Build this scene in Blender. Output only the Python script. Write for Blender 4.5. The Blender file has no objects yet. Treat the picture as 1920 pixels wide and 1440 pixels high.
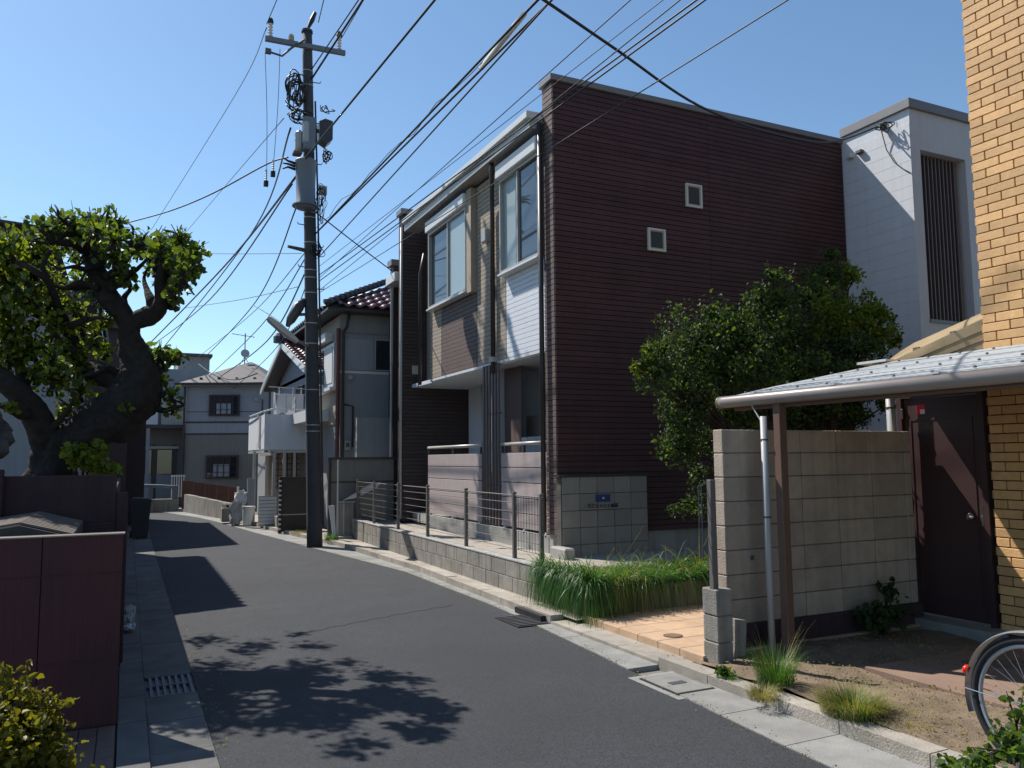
import bpy, math, random
import numpy as np
from mathutils import Vector, Matrix, noise
random.seed(7); rng = np.random.default_rng(7)
C = bpy.context.scene.collection
S = bpy.context.scene

# ---------------------------------------------------------------- camera, world, sun, exposure
# world frame: +Y runs along the street, +X across it to the right, camera stands at the left kerb
YAW, PITCH, ROLL, EYE, FPX = math.radians(25.64), math.radians(5.33), math.radians(0.5), 1.65, 1500.0
fwd = Vector((math.sin(YAW)*math.cos(PITCH), math.cos(YAW)*math.cos(PITCH), math.sin(PITCH)))
rt0 = Vector((math.cos(YAW), -math.sin(YAW), 0)); up0 = rt0.cross(fwd)
rt = rt0*math.cos(ROLL) - up0*math.sin(ROLL); up = up0*math.cos(ROLL) + rt0*math.sin(ROLL)
cd = bpy.data.cameras.new('camera'); cam = bpy.data.objects.new('camera', cd); C.objects.link(cam)
cd.sensor_width = 36; cd.lens = FPX/1920*36; cd.clip_end = 2000; cd.clip_start = 0.05
cam.matrix_world = Matrix(((rt.x, up.x, -fwd.x, 0), (rt.y, up.y, -fwd.y, 0), (rt.z, up.z, -fwd.z, EYE), (0, 0, 0, 1)))
S.camera = cam
EYEP = Vector((0, 0, EYE))
def ray(px, py): return fwd + rt*((px-960)/FPX) + up*((720-py)/FPX)
def aty(px, py, y): r = ray(px, py); return EYEP + r*(y/r.y)
def atx(px, py, x): r = ray(px, py); return EYEP + r*(x/r.x)
def atz(px, py, z=0.0): r = ray(px, py); return EYEP + r*((z-EYE)/r.z)

SUN = Vector((-1.0, 1.72, 2.4)).normalized()
w = bpy.data.worlds.new('World'); S.world = w; w.use_nodes = True
wn = w.node_tree; bg = wn.nodes['Background']
sky = wn.nodes.new('ShaderNodeTexSky'); sky.sky_type = 'NISHITA'; sky.sun_disc = False
sky.sun_elevation = math.asin(SUN.z); sky.sun_rotation = math.atan2(SUN.x, SUN.y)
sky.air_density = 1.0; sky.dust_density = 0.35; sky.ozone_density = 1.6; sky.altitude = 0
wb_ = wn.nodes.new('ShaderNodeVectorMath'); wb_.operation = 'MULTIPLY'; wb_.inputs[1].default_value = (0.92, 1.07, 1.12)   # cool white balance of the phone camera
wn.links.new(sky.outputs[0], wb_.inputs[0]); wn.links.new(wb_.outputs[0], bg.inputs[0]); bg.inputs[1].default_value = 0.105
sd = bpy.data.lights.new('sun', 'SUN'); sun = bpy.data.objects.new('sun', sd); C.objects.link(sun)
sd.energy = 5.0; sd.angle = math.radians(0.53); sd.color = (1.0, 0.95, 0.87)
sun.location = (-10, 17, 24); sun.rotation_euler = SUN.to_track_quat('Z', 'Y').to_euler()
S.view_settings.view_transform = 'Standard'; S.view_settings.look = 'None'
S.view_settings.exposure = 0.38; S.view_settings.gamma = 1; S.view_settings.use_curve_mapping = False
S.render.engine = 'CYCLES'; S.cycles.max_bounces = 8; S.cycles.transparent_max_bounces = 12

# ---------------------------------------------------------------- materials
def mat(name, col, rough=0.8, var=0.15, scale=6.0, bump=0.0, bscale=60.0, rnd=0.0, metal=0.0, spec=0.4, stain=0.0, sscale=1.2,
        streak=0.0, trans=0.0, stretch=None, stcol=None, grain=0.0):
    m = bpy.data.materials.new(name); m.use_nodes = True; t = m.node_tree; N = t.nodes; Lk = t.links
    b = N['Principled BSDF']; b.inputs['Roughness'].default_value = rough; b.inputs['Metallic'].default_value = metal
    b.inputs['Specular IOR Level'].default_value = spec
    tc = N.new('ShaderNodeTexCoord'); geo = N.new('ShaderNodeNewGeometry')
    pos = geo.outputs['Position']
    if stretch:
        mp = N.new('ShaderNodeMapping'); mp.inputs['Scale'].default_value = stretch; Lk.new(pos, mp.inputs[0]); pos = mp.outputs[0]
    n1 = N.new('ShaderNodeTexNoise'); n1.inputs['Scale'].default_value = scale; n1.inputs['Detail'].default_value = 5
    n1.inputs['Roughness'].default_value = 0.62; Lk.new(pos, n1.inputs['Vector'])
    r = N.new('ShaderNodeMapRange'); r.inputs[1].default_value = 0.25; r.inputs[2].default_value = 0.75
    r.inputs[3].default_value = 1-var; r.inputs[4].default_value = 1+var; Lk.new(n1.outputs['Fac'], r.inputs[0])
    fac = r.outputs[0]
    def mul(a, bb):
        q = N.new('ShaderNodeMath'); q.operation = 'MULTIPLY'; Lk.new(a, q.inputs[0]); Lk.new(bb, q.inputs[1]); return q.outputs[0]
    if rnd:
        oi = N.new('ShaderNodeObjectInfo'); rr = N.new('ShaderNodeMapRange')
        rr.inputs[3].default_value = 1-rnd; rr.inputs[4].default_value = 1+rnd; Lk.new(oi.outputs['Random'], rr.inputs[0]); fac = mul(fac, rr.outputs[0])
    if streak:
        mp = N.new('ShaderNodeMapping'); mp.inputs['Scale'].default_value = (9, 9, 0.5); Lk.new(geo.outputs['Position'], mp.inputs[0])
        n3 = N.new('ShaderNodeTexNoise'); n3.inputs['Scale'].default_value = 1.6; n3.inputs['Detail'].default_value = 4; Lk.new(mp.outputs[0], n3.inputs['Vector'])
        r3 = N.new('ShaderNodeMapRange'); r3.inputs[1].default_value = 0.45; r3.inputs[2].default_value = 0.72
        r3.inputs[3].default_value = 1.0; r3.inputs[4].default_value = 1-streak; Lk.new(n3.outputs['Fac'], r3.inputs[0]); fac = mul(fac, r3.outputs[0])
    if grain:
        ng = N.new('ShaderNodeTexVoronoi'); ng.inputs['Scale'].default_value = 110; Lk.new(geo.outputs['Position'], ng.inputs['Vector'])
        rg = N.new('ShaderNodeMapRange'); rg.inputs[1].default_value = 0; rg.inputs[2].default_value = 1; rg.inputs[3].default_value = 1-grain; rg.inputs[4].default_value = 1+grain
        Lk.new(ng.outputs['Color'], rg.inputs[0]); fac = mul(fac, rg.outputs[0])
    mx = N.new('ShaderNodeVectorMath'); mx.operation = 'SCALE'; mx.inputs[0].default_value = col[:3]; Lk.new(fac, mx.inputs['Scale'])
    out = mx.outputs[0]
    if stain:
        n2 = N.new('ShaderNodeTexNoise'); n2.inputs['Scale'].default_value = sscale; n2.inputs['Detail'].default_value = 6; Lk.new(geo.outputs['Position'], n2.inputs['Vector'])
        r2 = N.new('ShaderNodeMapRange'); r2.inputs[1].default_value = 0.48; r2.inputs[2].default_value = 0.68; r2.inputs[4].default_value = stain
        Lk.new(n2.outputs['Fac'], r2.inputs[0])
        mm = N.new('ShaderNodeMix'); mm.data_type = 'RGBA'; Lk.new(r2.outputs[0], mm.inputs[0]); Lk.new(out, mm.inputs[6])
        mm.inputs[7].default_value = (*(stcol or [c*0.45 for c in col[:3]]), 1); out = mm.outputs[2]
    Lk.new(out, b.inputs['Base Color'])
    if bump:
        nb = N.new('ShaderNodeTexNoise'); nb.inputs['Scale'].default_value = bscale; nb.inputs['Detail'].default_value = 4; Lk.new(pos, nb.inputs['Vector'])
        bp = N.new('ShaderNodeBump'); bp.inputs['Strength'].default_value = bump; bp.inputs['Distance'].default_value = 0.01
        Lk.new(nb.outputs['Fac'], bp.inputs['Height']); Lk.new(bp.outputs[0], b.inputs['Normal'])
    if trans:
        tl = N.new('ShaderNodeBsdfTranslucent'); ms = N.new('ShaderNodeMixShader'); ms.inputs[0].default_value = trans
        sc = N.new('ShaderNodeVectorMath'); sc.operation = 'MULTIPLY'; Lk.new(out, sc.inputs[0]); sc.inputs[1].default_value = (1.9, 1.8, 0.7)
        Lk.new(sc.outputs[0], tl.inputs[0]); Lk.new(b.outputs[0], ms.inputs[1]); Lk.new(tl.outputs[0], ms.inputs[2])
        Lk.new(ms.outputs[0], N['Material Output'].inputs[0])
    return m
M = {}
M['asphalt'] = mat('asphalt', (.048, .050, .056), .82, .16, 2.0, 1.0, 190, stain=.5, sscale=.5, spec=.35, grain=.4, stcol=(.034, .035, .040))
M['asphalt_far'] = M['asphalt']
M['crack'] = mat('crack_fill', (.03, .03, .032), .9, .2)
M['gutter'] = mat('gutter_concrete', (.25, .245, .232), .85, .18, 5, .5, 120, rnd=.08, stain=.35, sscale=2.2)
M['kerb'] = mat('kerb_concrete', (.34, .305, .26), .88, .22, 7, .6, 90, rnd=.12, stain=.4, sscale=3)
M['ground'] = mat('ground_concrete', (.17, .155, .135), .9, .2, 3, .5, 60, stain=.4)
M['soil'] = mat('dry_soil', (.19, .14, .095), .95, .35, 9, 1.0, 70, stain=.5, sscale=3)
M['tile_pave'] = mat('terracotta_tile', (.50, .34, .22), .75, .12, 9, .3, 90, rnd=.1, stain=.2, sscale=2)
M['darktile'] = mat('brown_paving', (.13, .085, .07), .7, .2, 9, .3, 60, rnd=.15)
M['block'] = mat('concrete_block', (.40, .325, .26), .9, .14, 8, .6, 80, rnd=.10, stain=.4, sscale=1.5, streak=.16)
M['block_grey'] = mat('weathered_block', (.27, .25, .22), .9, .2, 8, .6, 80, rnd=.08, stain=.4, sscale=2.4, streak=.35)
M['mortar'] = mat('mortar', (.10, .09, .08), .95, .1)
M['mortar_l'] = mat('pale_mortar', (.16, .145, .13), .95, .1)
M['white_conc'] = mat('pale_foundation', (.37, .36, .335), .85, .1, 5, .3, 70, streak=.3, stain=.2)
M['siding'] = mat('brown_siding', (.072, .031, .031), .6, .16, 3, .35, 60, rnd=.12, spec=.35, stain=.25, sscale=.8, streak=.12)
M['siding2'] = mat('brown_siding_dark', (.05, .034, .034), .6, .14, 10, .35, 60, rnd=.12)
M['sidgap'] = mat('siding_joint', (.022, .015, .015), .8, .1)
M['capm'] = mat('parapet_metal', (.19, .18, .185), .45, .08, 4, spec=.5)
M['white'] = mat('white_siding', (.62, .64, .68), .6, .04, 5, .15, 60, rnd=.02)
M['whitewall'] = mat('white_stucco', (.60, .62, .66), .8, .04, 5, .2, 90, streak=.06)
M['beige'] = mat('beige_siding', (.32, .262, .205), .75, .1, 8, .35, 60, rnd=.06)
M['brownpan'] = mat('brown_panel_siding', (.125, .085, .075), .65, .1, 9, .3, 60, rnd=.07)
M['alu_w'] = mat('white_aluminium', (.60, .60, .60), .4, .03, 4)
M['frame_l'] = mat('silver_sash', (.38, .365, .34), .4, .04, 4, metal=.2)
M['frame_d'] = mat('dark_sash', (.05, .045, .045), .4, .05, 4)
M['fence'] = mat('fence_steel', (.13, .115, .105), .6, .08, 6)
M['panel'] = mat('taupe_panel', (.385, .32, .31), .6, .06, 5, .15, 60, rnd=.03, streak=.08)
M['lattice'] = mat('lattice_metal', (.13, .10, .095), .45, .08, 6)
M['pipe_d'] = mat('dark_downpipe', (.035, .028, .028), .45, .1)
M['pipe_l'] = mat('grey_downpipe', (.36, .36, .36), .5, .08, 6, streak=.15)
M['pale'] = mat('pale_recess_wall', (.62, .65, .70), .8, .05, 5, .1)
M['dark'] = mat('dark_void', (.02, .02, .022), .6, .1)
M['tilepanel'] = mat('greyish_stone_tile', (.27, .245, .215), .55, .08, 6, .2, 60, rnd=.1, stain=.2, sscale=2)
M['navy'] = mat('navy_plate', (.03, .06, .16), .4, .03)
M['letter'] = mat('dark_letter', (.03, .03, .03), .4, .03)
M['brick'] = mat('ochre_brick', (.62, .36, .155), .62, .12, 22, .35, 90, rnd=.17, spec=.4, stain=.35, sscale=1.6, stcol=(.40, .24, .12))
M['joint'] = mat('brick_joint', (.06, .042, .028), .95, .1)
M['door'] = mat('maroon_door', (.055, .030, .032), .36, .06, 5, .1, 40, spec=.45)
M['chrome'] = mat('chrome', (.75, .73, .68), .18, .02, 4, metal=1.0)
M['red'] = mat('red_sticker', (.65, .02, .04), .4, .03)
M['paperw'] = mat('white_sticker', (.75, .70, .72), .5, .03)
M['gutterpipe'] = mat('brown_gutter_pipe', (.235, .195, .175), .38, .08, 5, spec=.5)
M['post'] = mat('brown_post', (.13, .075, .055), .5, .1, 6, .15)
M['sheet'] = mat('grey_corrugated_sheet', (.34, .365, .38), .85, .1, 4, stain=.25, sscale=1.5)
M['yellow'] = mat('yellowed_sheet', (.42, .32, .19), .55, .15, 5, stain=.4, sscale=1.6, trans=.25)
M['wood_t'] = mat('tan_board', (.30, .21, .12), .8, .2, 8, .4, 50, stain=.4)
M['wood'] = mat('weathered_wood', (.14, .115, .10), .8, .2, 8, .4, 50)
M['polem'] = mat('pole_concrete', (.055, .055, .06), .8, .12, 5, .4, 60, stain=.3)
M['cable'] = mat('black_cable', (.012, .012, .014), .5, .05)
M['cable_l'] = mat('grey_cable', (.22, .22, .24), .5, .05)
M['sleeve'] = mat('pale_cable_sleeve', (.62, .60, .52), .5, .05)
M['trafo'] = mat('transformer_paint', (.15, .165, .19), .5, .06, 4, stain=.15)
M['porcelain'] = mat('insulator', (.55, .55, .53), .3, .05)
M['bark'] = mat('tree_bark', (.020, .016, .015), .95, .5, 18, 1.0, 30, stain=.4, sscale=9, stcol=(.034, .031, .024))
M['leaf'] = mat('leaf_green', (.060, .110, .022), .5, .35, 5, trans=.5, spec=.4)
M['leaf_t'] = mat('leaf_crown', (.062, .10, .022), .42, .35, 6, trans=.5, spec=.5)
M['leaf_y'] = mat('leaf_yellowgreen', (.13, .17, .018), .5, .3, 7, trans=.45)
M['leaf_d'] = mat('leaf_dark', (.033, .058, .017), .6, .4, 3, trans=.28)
M['leaf_b'] = mat('leaf_gold', (.13, .125, .013), .5, .3, 9, trans=.4)
M['grass'] = mat('grass_blade', (.042, .118, .018), .45, .35, 9, trans=.4, spec=.5)
M['dry'] = mat('dry_grass', (.24, .22, .08), .7, .3, 9, trans=.3)
M['maroon'] = mat('maroon_fence', (.070, .022, .026), .6, .25, 3, .3, 40, spec=.3, stretch=(30, 30, .8), stain=.5, sscale=2.0, stcol=(.035, .018, .022))
M['maroon_d'] = mat('dark_block', (.052, .030, .034), .9, .2, 5, .4, 60, stain=.3, streak=.2)
M['grey_wall'] = mat('blue_grey_wall', (.29, .305, .335), .8, .05, 3, .1, streak=.08)
M['grey_wall2'] = mat('grey_siding', (.26, .265, .275), .8, .05, 3, .1, streak=.08)
M['warm_wall'] = mat('warm_grey_wall', (.20, .19, .17), .8, .07, 3, .1, streak=.1)
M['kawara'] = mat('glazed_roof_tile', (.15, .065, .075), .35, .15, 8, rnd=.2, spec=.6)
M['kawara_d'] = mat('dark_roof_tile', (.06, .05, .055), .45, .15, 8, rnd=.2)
M['slate'] = mat('slate_roof', (.09, .078, .078), .7, .12, 4, .2, rnd=.1)
M['rust'] = mat('rust_brown_sheet', (.12, .05, .035), .8, .2, 4, streak=.2)
M['brownpipe'] = mat('red_brown_pipe', (.11, .035, .03), .5, .1)
M['cloth'] = mat('white_cloth', (.62, .62, .62), .9, .05, 6)
M['bin'] = mat('dark_bin', (.025, .027, .032), .5, .1)
M['whitebin'] = mat('white_bin', (.60, .60, .57), .5, .06)
M['tyre'] = mat('tyre', (.02, .02, .022), .8, .1)
M['mudguard'] = mat('mudguard_steel', (.42, .44, .48), .3, .06, 5, metal=.6)
M['reflector'] = mat('red_reflector', (.7, .02, .01), .2, .03)
M['lampglass'] = mat('lamp_cover', (.50, .52, .50), .5, .04)
M['rust_iron'] = mat('manhole_iron', (.20, .11, .06), .8, .2, 30, .5)
M['iron'] = mat('grate_iron', (.10, .10, .11), .6, .2, 20, metal=.4)
M['stone'] = mat('garden_stone', (.06, .06, .06), .95, .3, 6, .8, 20)
M['curtain'] = mat('lace_curtain', (.55, .57, .56), .9, .05, 5)
def glass(name, tint, rough=.04):
    m = bpy.data.materials.new(name); m.use_nodes = True; t = m.node_tree; N = t.nodes; Lk = t.links
    b = N['Principled BSDF']; b.inputs['Base Color'].default_value = (*tint, 1); b.inputs['Roughness'].default_value = rough
    b.inputs['Specular IOR Level'].default_value = .8; b.inputs['IOR'].default_value = 1.5
    n = N.new('ShaderNodeTexNoise'); n.inputs['Scale'].default_value = 1.3; bp = N.new('ShaderNodeBump'); bp.inputs['Strength'].default_value = .06
    Lk.new(n.outputs['Fac'], bp.inputs['Height']); Lk.new(bp.outputs[0], b.inputs['Normal'])
    return m
M['glass'] = glass('window_glass', (.045, .06, .075)); M['glass_f'] = glass('frosted_glass', (.30, .37, .38), .25); M['glass_d'] = glass('dark_glass', (.02, .024, .03))

# ---------------------------------------------------------------- mesh helpers
BASE = {}
class MB:
    def __init__(s): s.v = []; s.f = []
    def add(s, vs, fs):
        n = len(s.v); s.v += [tuple(p) for p in vs]; s.f += [tuple(i+n for i in f) for f in fs]; return s
    def box(s, x0, x1, y0, y1, z0, z1, c=0.0, R=None):
        x0, x1 = min(x0, x1), max(x0, x1); y0, y1 = min(y0, y1), max(y0, y1); z0, z1 = min(z0, z1), max(z0, z1)
        if c <= 0:
            vs = [(x0, y0, z0), (x1, y0, z0), (x1, y1, z0), (x0, y1, z0), (x0, y0, z1), (x1, y0, z1), (x1, y1, z1), (x0, y1, z1)]
            fs = [(0, 3, 2, 1), (4, 5, 6, 7), (0, 1, 5, 4), (1, 2, 6, 5), (2, 3, 7, 6), (3, 0, 4, 7)]
        else:
            vs = []; idx = {}
            X, Y, Z = (x0, x1), (y0, y1), (z0, z1)
            for i in (0, 1):
                for j in (0, 1):
                    for k in (0, 1):
                        sx, sy, sz = (1-2*i)*c, (1-2*j)*c, (1-2*k)*c
                        for a, p in enumerate(((X[i], Y[j]+sy, Z[k]+sz), (X[i]+sx, Y[j], Z[k]+sz), (X[i]+sx, Y[j]+sy, Z[k]))):
                            idx[i, j, k, a] = len(vs); vs.append(p)
            I = idx; fs = []
            for i in (0, 1):
                fs.append((I[i,0,0,0], I[i,1,0,0], I[i,1,1,0], I[i,0,1,0])); fs.append((I[0,i,0,1], I[1,i,0,1], I[1,i,1,1], I[0,i,1,1])); fs.append((I[0,0,i,2], I[1,0,i,2], I[1,1,i,2], I[0,1,i,2]))
            for j in (0, 1):
                for k in (0, 1):
                    fs.append((I[0,j,k,1], I[1,j,k,1], I[1,j,k,2], I[0,j,k,2])); fs.append((I[j,0,k,0], I[j,1,k,0], I[j,1,k,2], I[j,0,k,2])); fs.append((I[j,k,0,0], I[j,k,1,0], I[j,k,1,1], I[j,k,0,1]))
                    for i in (0, 1): fs.append((I[i,j,k,0], I[i,j,k,1], I[i,j,k,2]))
        if R is not None: vs = [tuple(R @ Vector(p)) for p in vs]
        return s.add(vs, fs)
    def tube(s, pts, r, seg=8, cap=True):
        pts = [Vector(p) for p in pts]; n = len(pts); rs = r if isinstance(r, (list, tuple)) else [r]*n
        base = len(s.v); prev = None
        for i, p in enumerate(pts):
            t = (pts[min(i+1, n-1)]-pts[max(i-1, 0)])
            if t.length < 1e-9: t = Vector((0, 0, 1))
            t.normalize()
            a = t.orthogonal().normalized() if prev is None else (prev - t*prev.dot(t))
            if a.length < 1e-6: a = t.orthogonal()
            a.normalize(); b = t.cross(a); prev = a
            for k in range(seg):
                an = 2*math.pi*k/seg; s.v.append(tuple(p+(a*math.cos(an)+b*math.sin(an))*rs[i]))
        for i in range(n-1):
            for k in range(seg):
                k2 = (k+1) % seg; s.f.append((base+i*seg+k, base+i*seg+k2, base+(i+1)*seg+k2, base+(i+1)*seg+k))
        if cap: s.f.append(tuple(base+k for k in reversed(range(seg)))); s.f.append(tuple(base+(n-1)*seg+k for k in range(seg)))
        return s
    def lathe(s, c, prof, seg=20, axis=None):
        base = len(s.v); c = Vector(c)
        for r, z in prof:
            for k in range(seg):
                an = 2*math.pi*k/seg; p = Vector((r*math.cos(an), r*math.sin(an), z))
                if axis is not None: p = axis @ p
                s.v.append(tuple(c+p))
        for i in range(len(prof)-1):
            for k in range(seg):
                k2 = (k+1) % seg; s.f.append((base+i*seg+k, base+i*seg+k2, base+(i+1)*seg+k2, base+(i+1)*seg+k))
        s.f.append(tuple(base+k for k in reversed(range(seg)))); s.f.append(tuple(base+(len(prof)-1)*seg+k for k in range(seg)))
        return s
    def prism(s, poly, d):
        n = len(poly); d = Vector(d); vs = [Vector(p) for p in poly]+[Vector(p)+d for p in poly]
        return s.add(vs, [tuple(range(n))[::-1], tuple(range(n, 2*n))]+[(i, (i+1) % n, n+(i+1) % n, n+i) for i in range(n)])
def mesh_of(name, mb, m, smooth=False):
    me = bpy.data.meshes.new(name); me.from_pydata(mb.v, [], mb.f); me.materials.append(m if not isinstance(m, str) else M[m])
    if smooth: me.polygons.foreach_set('use_smooth', [True]*len(me.polygons))
    me.update(); return me
def tagp(o, label=None, cat=None, group=None, kind=None):
    if label: o['label'] = label
    if cat: o['category'] = cat
    if group: o['group'] = group
    if kind: o['kind'] = kind
    return o
def thing(name, base, label, cat, group=None):
    o = bpy.data.objects.new(name, None); C.objects.link(o); o.location = base; BASE[o.name] = Vector(base)
    o.empty_display_size = .2
    return tagp(o, label, cat, group)
def build(name, mb, m, parent=None, base=None, label=None, cat=None, group=None, kind=None, smooth=False):
    if parent is not None: b = BASE[parent.name]; loc = (0, 0, 0)
    else:
        b = Vector(base) if base is not None else Vector((0, 0, 0)); loc = b
    mb.v = [(p[0]-b[0], p[1]-b[1], p[2]-b[2]) for p in mb.v]
    o = bpy.data.objects.new(name, mesh_of(name, mb, m, smooth)); C.objects.link(o); o.location = loc; o.parent = parent; BASE[o.name] = b
    return tagp(o, label, cat, group, kind)
def inst(name, me, parent, loc, scale=None, rot=None):
    o = bpy.data.objects.new(name, me); C.objects.link(o); o.parent = parent; o.location = Vector(loc)-(BASE[parent.name] if parent else Vector((0, 0, 0)))
    if scale: o.scale = scale
    if rot: o.rotation_euler = rot
    return o
def bx(*a, **k): return MB().box(*a, **k)
def copy_tree(o, parent=None, loc=None):
    c = o.copy(); C.objects.link(c); BASE[c.name] = BASE.get(o.name, Vector((0, 0, 0)))
    if parent is not None: c.parent = parent
    if loc is not None: c.location = loc
    for ch in o.children: copy_tree(ch, c)
    return c

# ---------------------------------------------------------------- the ground, the street
build('ground', bx(-120, 160, -40, 260, -1.0, -.03), 'ground', kind='structure')
RE = [(3.40, -8), (3.42, 3.2), (3.50, 4.4), (3.64, 6.0), (3.78, 8.2), (3.76, 11.5), (3.25, 15.2), (2.95, 17.6), (2.66, 19.9), (2.40, 22.5), (1.95, 25.5), (1.1, 28.9), (-.6, 32), (-4, 36), (-10, 40)]
LE = [(.51, -8), (.51, 23), (.2, 26), (-.8, 29), (-3, 32), (-9, 36)]
mb = MB()
ptsR = RE; ptsL = [(.51, y) for _, y in RE[:10]]+[(.4, 24.5), (-.6, 27.2), (-2.4, 29.6), (-5, 32.5), (-10.5, 35)]
road = MB()
for i in range(len(ptsR)-1):
    a, b, c, d = ptsL[i], ptsR[i], ptsR[i+1], ptsL[i+1]
    nn = max(1, int((c[1]-b[1])/1.0))
    for k in range(nn):
        t0, t1 = k/nn, (k+1)/nn
        q = [(a[0]+(d[0]-a[0])*t0, a[1]+(d[1]-a[1])*t0, 0), (b[0]+(c[0]-b[0])*t0, b[1]+(c[1]-b[1])*t0, 0), (b[0]+(c[0]-b[0])*t1, b[1]+(c[1]-b[1])*t1, 0), (a[0]+(d[0]-a[0])*t1, a[1]+(d[1]-a[1])*t1, 0)]
        road.add(q, [(0, 1, 2, 3)])
ro = build('road', road, 'asphalt', kind='structure')
p0 = atz(567, 1188); p1 = atz(850, 1135)
ck = MB(); prev = None
for i in range(25):
    t = i/24; p = p0.lerp(p1, t); p.y += .03*math.sin(i*1.9)+.05*math.sin(t*3)
    q = [(p.x, p.y-.006, .004), (p.x, p.y+.008, .004)]
    if prev: ck.add(prev+[q[1], q[0]], [(0, 3, 2, 1)])
    prev = q
build('crack', ck, 'crack', ro)
# right gutter slabs, then kerb stones, laid piece by piece along the curve
def interp(poly, y):
    for (xa, ya), (xb, yb) in zip(poly, poly[1:]):
        if ya <= y <= yb: return xa+(xb-xa)*(y-ya)/(yb-ya)
    return poly[-1][0]
gut = bpy.data.objects.new('right_gutter', None); C.objects.link(gut); gut['kind'] = 'structure'; BASE[gut.name] = Vector((0, 0, 0))
kb = bpy.data.objects.new('right_kerb', None); C.objects.link(kb); kb['kind'] = 'structure'; BASE[kb.name] = Vector((0, 0, 0))
KX = [(3.86, -8), (3.86, 3), (3.86, 8), (3.93, 11.5), (3.72, 15.4), (3.40, 17.6), (3.10, 19.9), (2.9, 22), (2.45, 25.5), (1.6, 28.9), (-.2, 32.6), (-4, 37)]
y = 1.2; k = 0
while y < 29:
    y2 = y+.6 if y < 20 else y+1.2
    g = .004
    if not (4.62 < y < 5.1):
        build('gutter_slab', MB().prism([(interp(RE, y)-.01, y+g, -.05), (interp(KX, y)-.002, y+g, -.05), (interp(KX, y2)-.002, y2-g, -.05), (interp(RE, y2)-.01, y2-g, -.05)], (0, 0, .058+random.uniform(-.001, .002))), 'gutter', gut)
    if y > 13 or not (5.28 < y < 6.9):
        hz = .085+random.uniform(-.004, .004)
        if 4.0 < y < 5.3: hz = .07
        build('kerb_stone', MB().prism([(interp(KX, y), y+g, -.05), (interp(KX, y)+.15, y+g, -.05), (interp(KX, y2)+.15, y2-g, -.05), (interp(KX, y2), y2-g, -.05)], (0, 0, .05+hz)), 'kerb', kb)
    else:
        build('kerb_stone', MB().prism([(interp(KX, y), y+g, -.05), (interp(KX, y)+.26, y+g, -.05), (interp(KX, y2)+.26, y2-g, -.05), (interp(KX, y2), y2-g, -.05)], (0, 0, .085)), 'kerb', kb)
    y = y2
sg = bx(3.45, 3.858, 4.6, 5.22, -.05, .002); build('gutter_slab', sg, 'gutter', gut)
# concrete footpath strip between kerb and walls
fs = MB()
for i in range(len(KX)-1):
    (xa, ya), (xb, yb) = KX[i], KX[i+1]
    if yb <= 3 or ya >= 32: continue
    ya = max(ya, 6.96)
    if ya >= yb: continue
    xa2 = interp(KX, ya)
    fs.add([(xa2+.15, ya, .07), (4.2 if ya < 15.5 else xa2+.9, ya, .07), (4.2 if yb < 15.3 else xb+.9, yb, .07), (xb+.15, yb, .07)], [(0, 1, 2, 3)])
build('footpath', fs, 'kerb', kind='structure')
# left gutter strip
M['gutter_l'] = mat('shaded_gutter_concrete', (.12, .117, .113), .88, .22, 5, .5, 120, rnd=.08, stain=.5, sscale=2.2)  # darker than the right gutter: deeper shade put into the base colour
lg = bpy.data.objects.new('left_gutter', None); C.objects.link(lg); lg['kind'] = 'structure'; BASE[lg.name] = Vector((0, 0, 0))
y = 1.5
while y < 24:
    if not (6.2 < y+.3 < 6.95):
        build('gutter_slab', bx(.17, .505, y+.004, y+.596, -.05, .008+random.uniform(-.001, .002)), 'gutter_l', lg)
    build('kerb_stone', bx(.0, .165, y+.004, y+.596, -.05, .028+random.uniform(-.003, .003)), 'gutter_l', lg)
    y += .6
gr = thing('drain_grate', (.34, 6.6, 0), 'dark steel drain grate set in the shaded left gutter', 'drain grate')
build('grate_frame', bx(.17, .505, 6.3, 6.9, -.05, -.01), 'dark', gr)
for i in range(7): build('bar', bx(.2+i*.045, .2+i*.045+.02, 6.33, 6.87, -.01, .008), 'iron', gr)
for yy in (6.305, 6.595, 6.88): build('crossbar', bx(.18, .495, yy, yy+.018, -.008, .01), 'iron', gr)
gr = thing('drain_grate', (3.66, 7.45, 0), 'steel drain grate in the sunlit right gutter beside the weedy planter wall', 'drain grate')
build('grate_frame', bx(3.5, 3.855, 7.2, 7.75, .0, .012), 'dark', gr)
for i in range(8): build('bar', bx(3.52, 3.84, 7.23+i*.065, 7.255+i*.065, .012, .02), 'iron', gr)
build('gully_mouth', bx(3.80, 3.875, 7.3, 7.9, .012, .07), 'dark', gr)
cv = thing('access_cover', (3.65, 4.9, 0), 'square concrete gutter cover with dark rim before the broken kerb', 'access cover')
build('rim', bx(3.50, 3.83, 4.68, 5.14, .002, .0115), 'crack', cv); build('cover', bx(3.513, 3.817, 4.693, 5.127, .004, .0145), 'gutter', cv)
build('lift_slot', bx(3.60, 3.73, 4.87, 4.93, .0145, .018), 'iron', cv)

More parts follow.
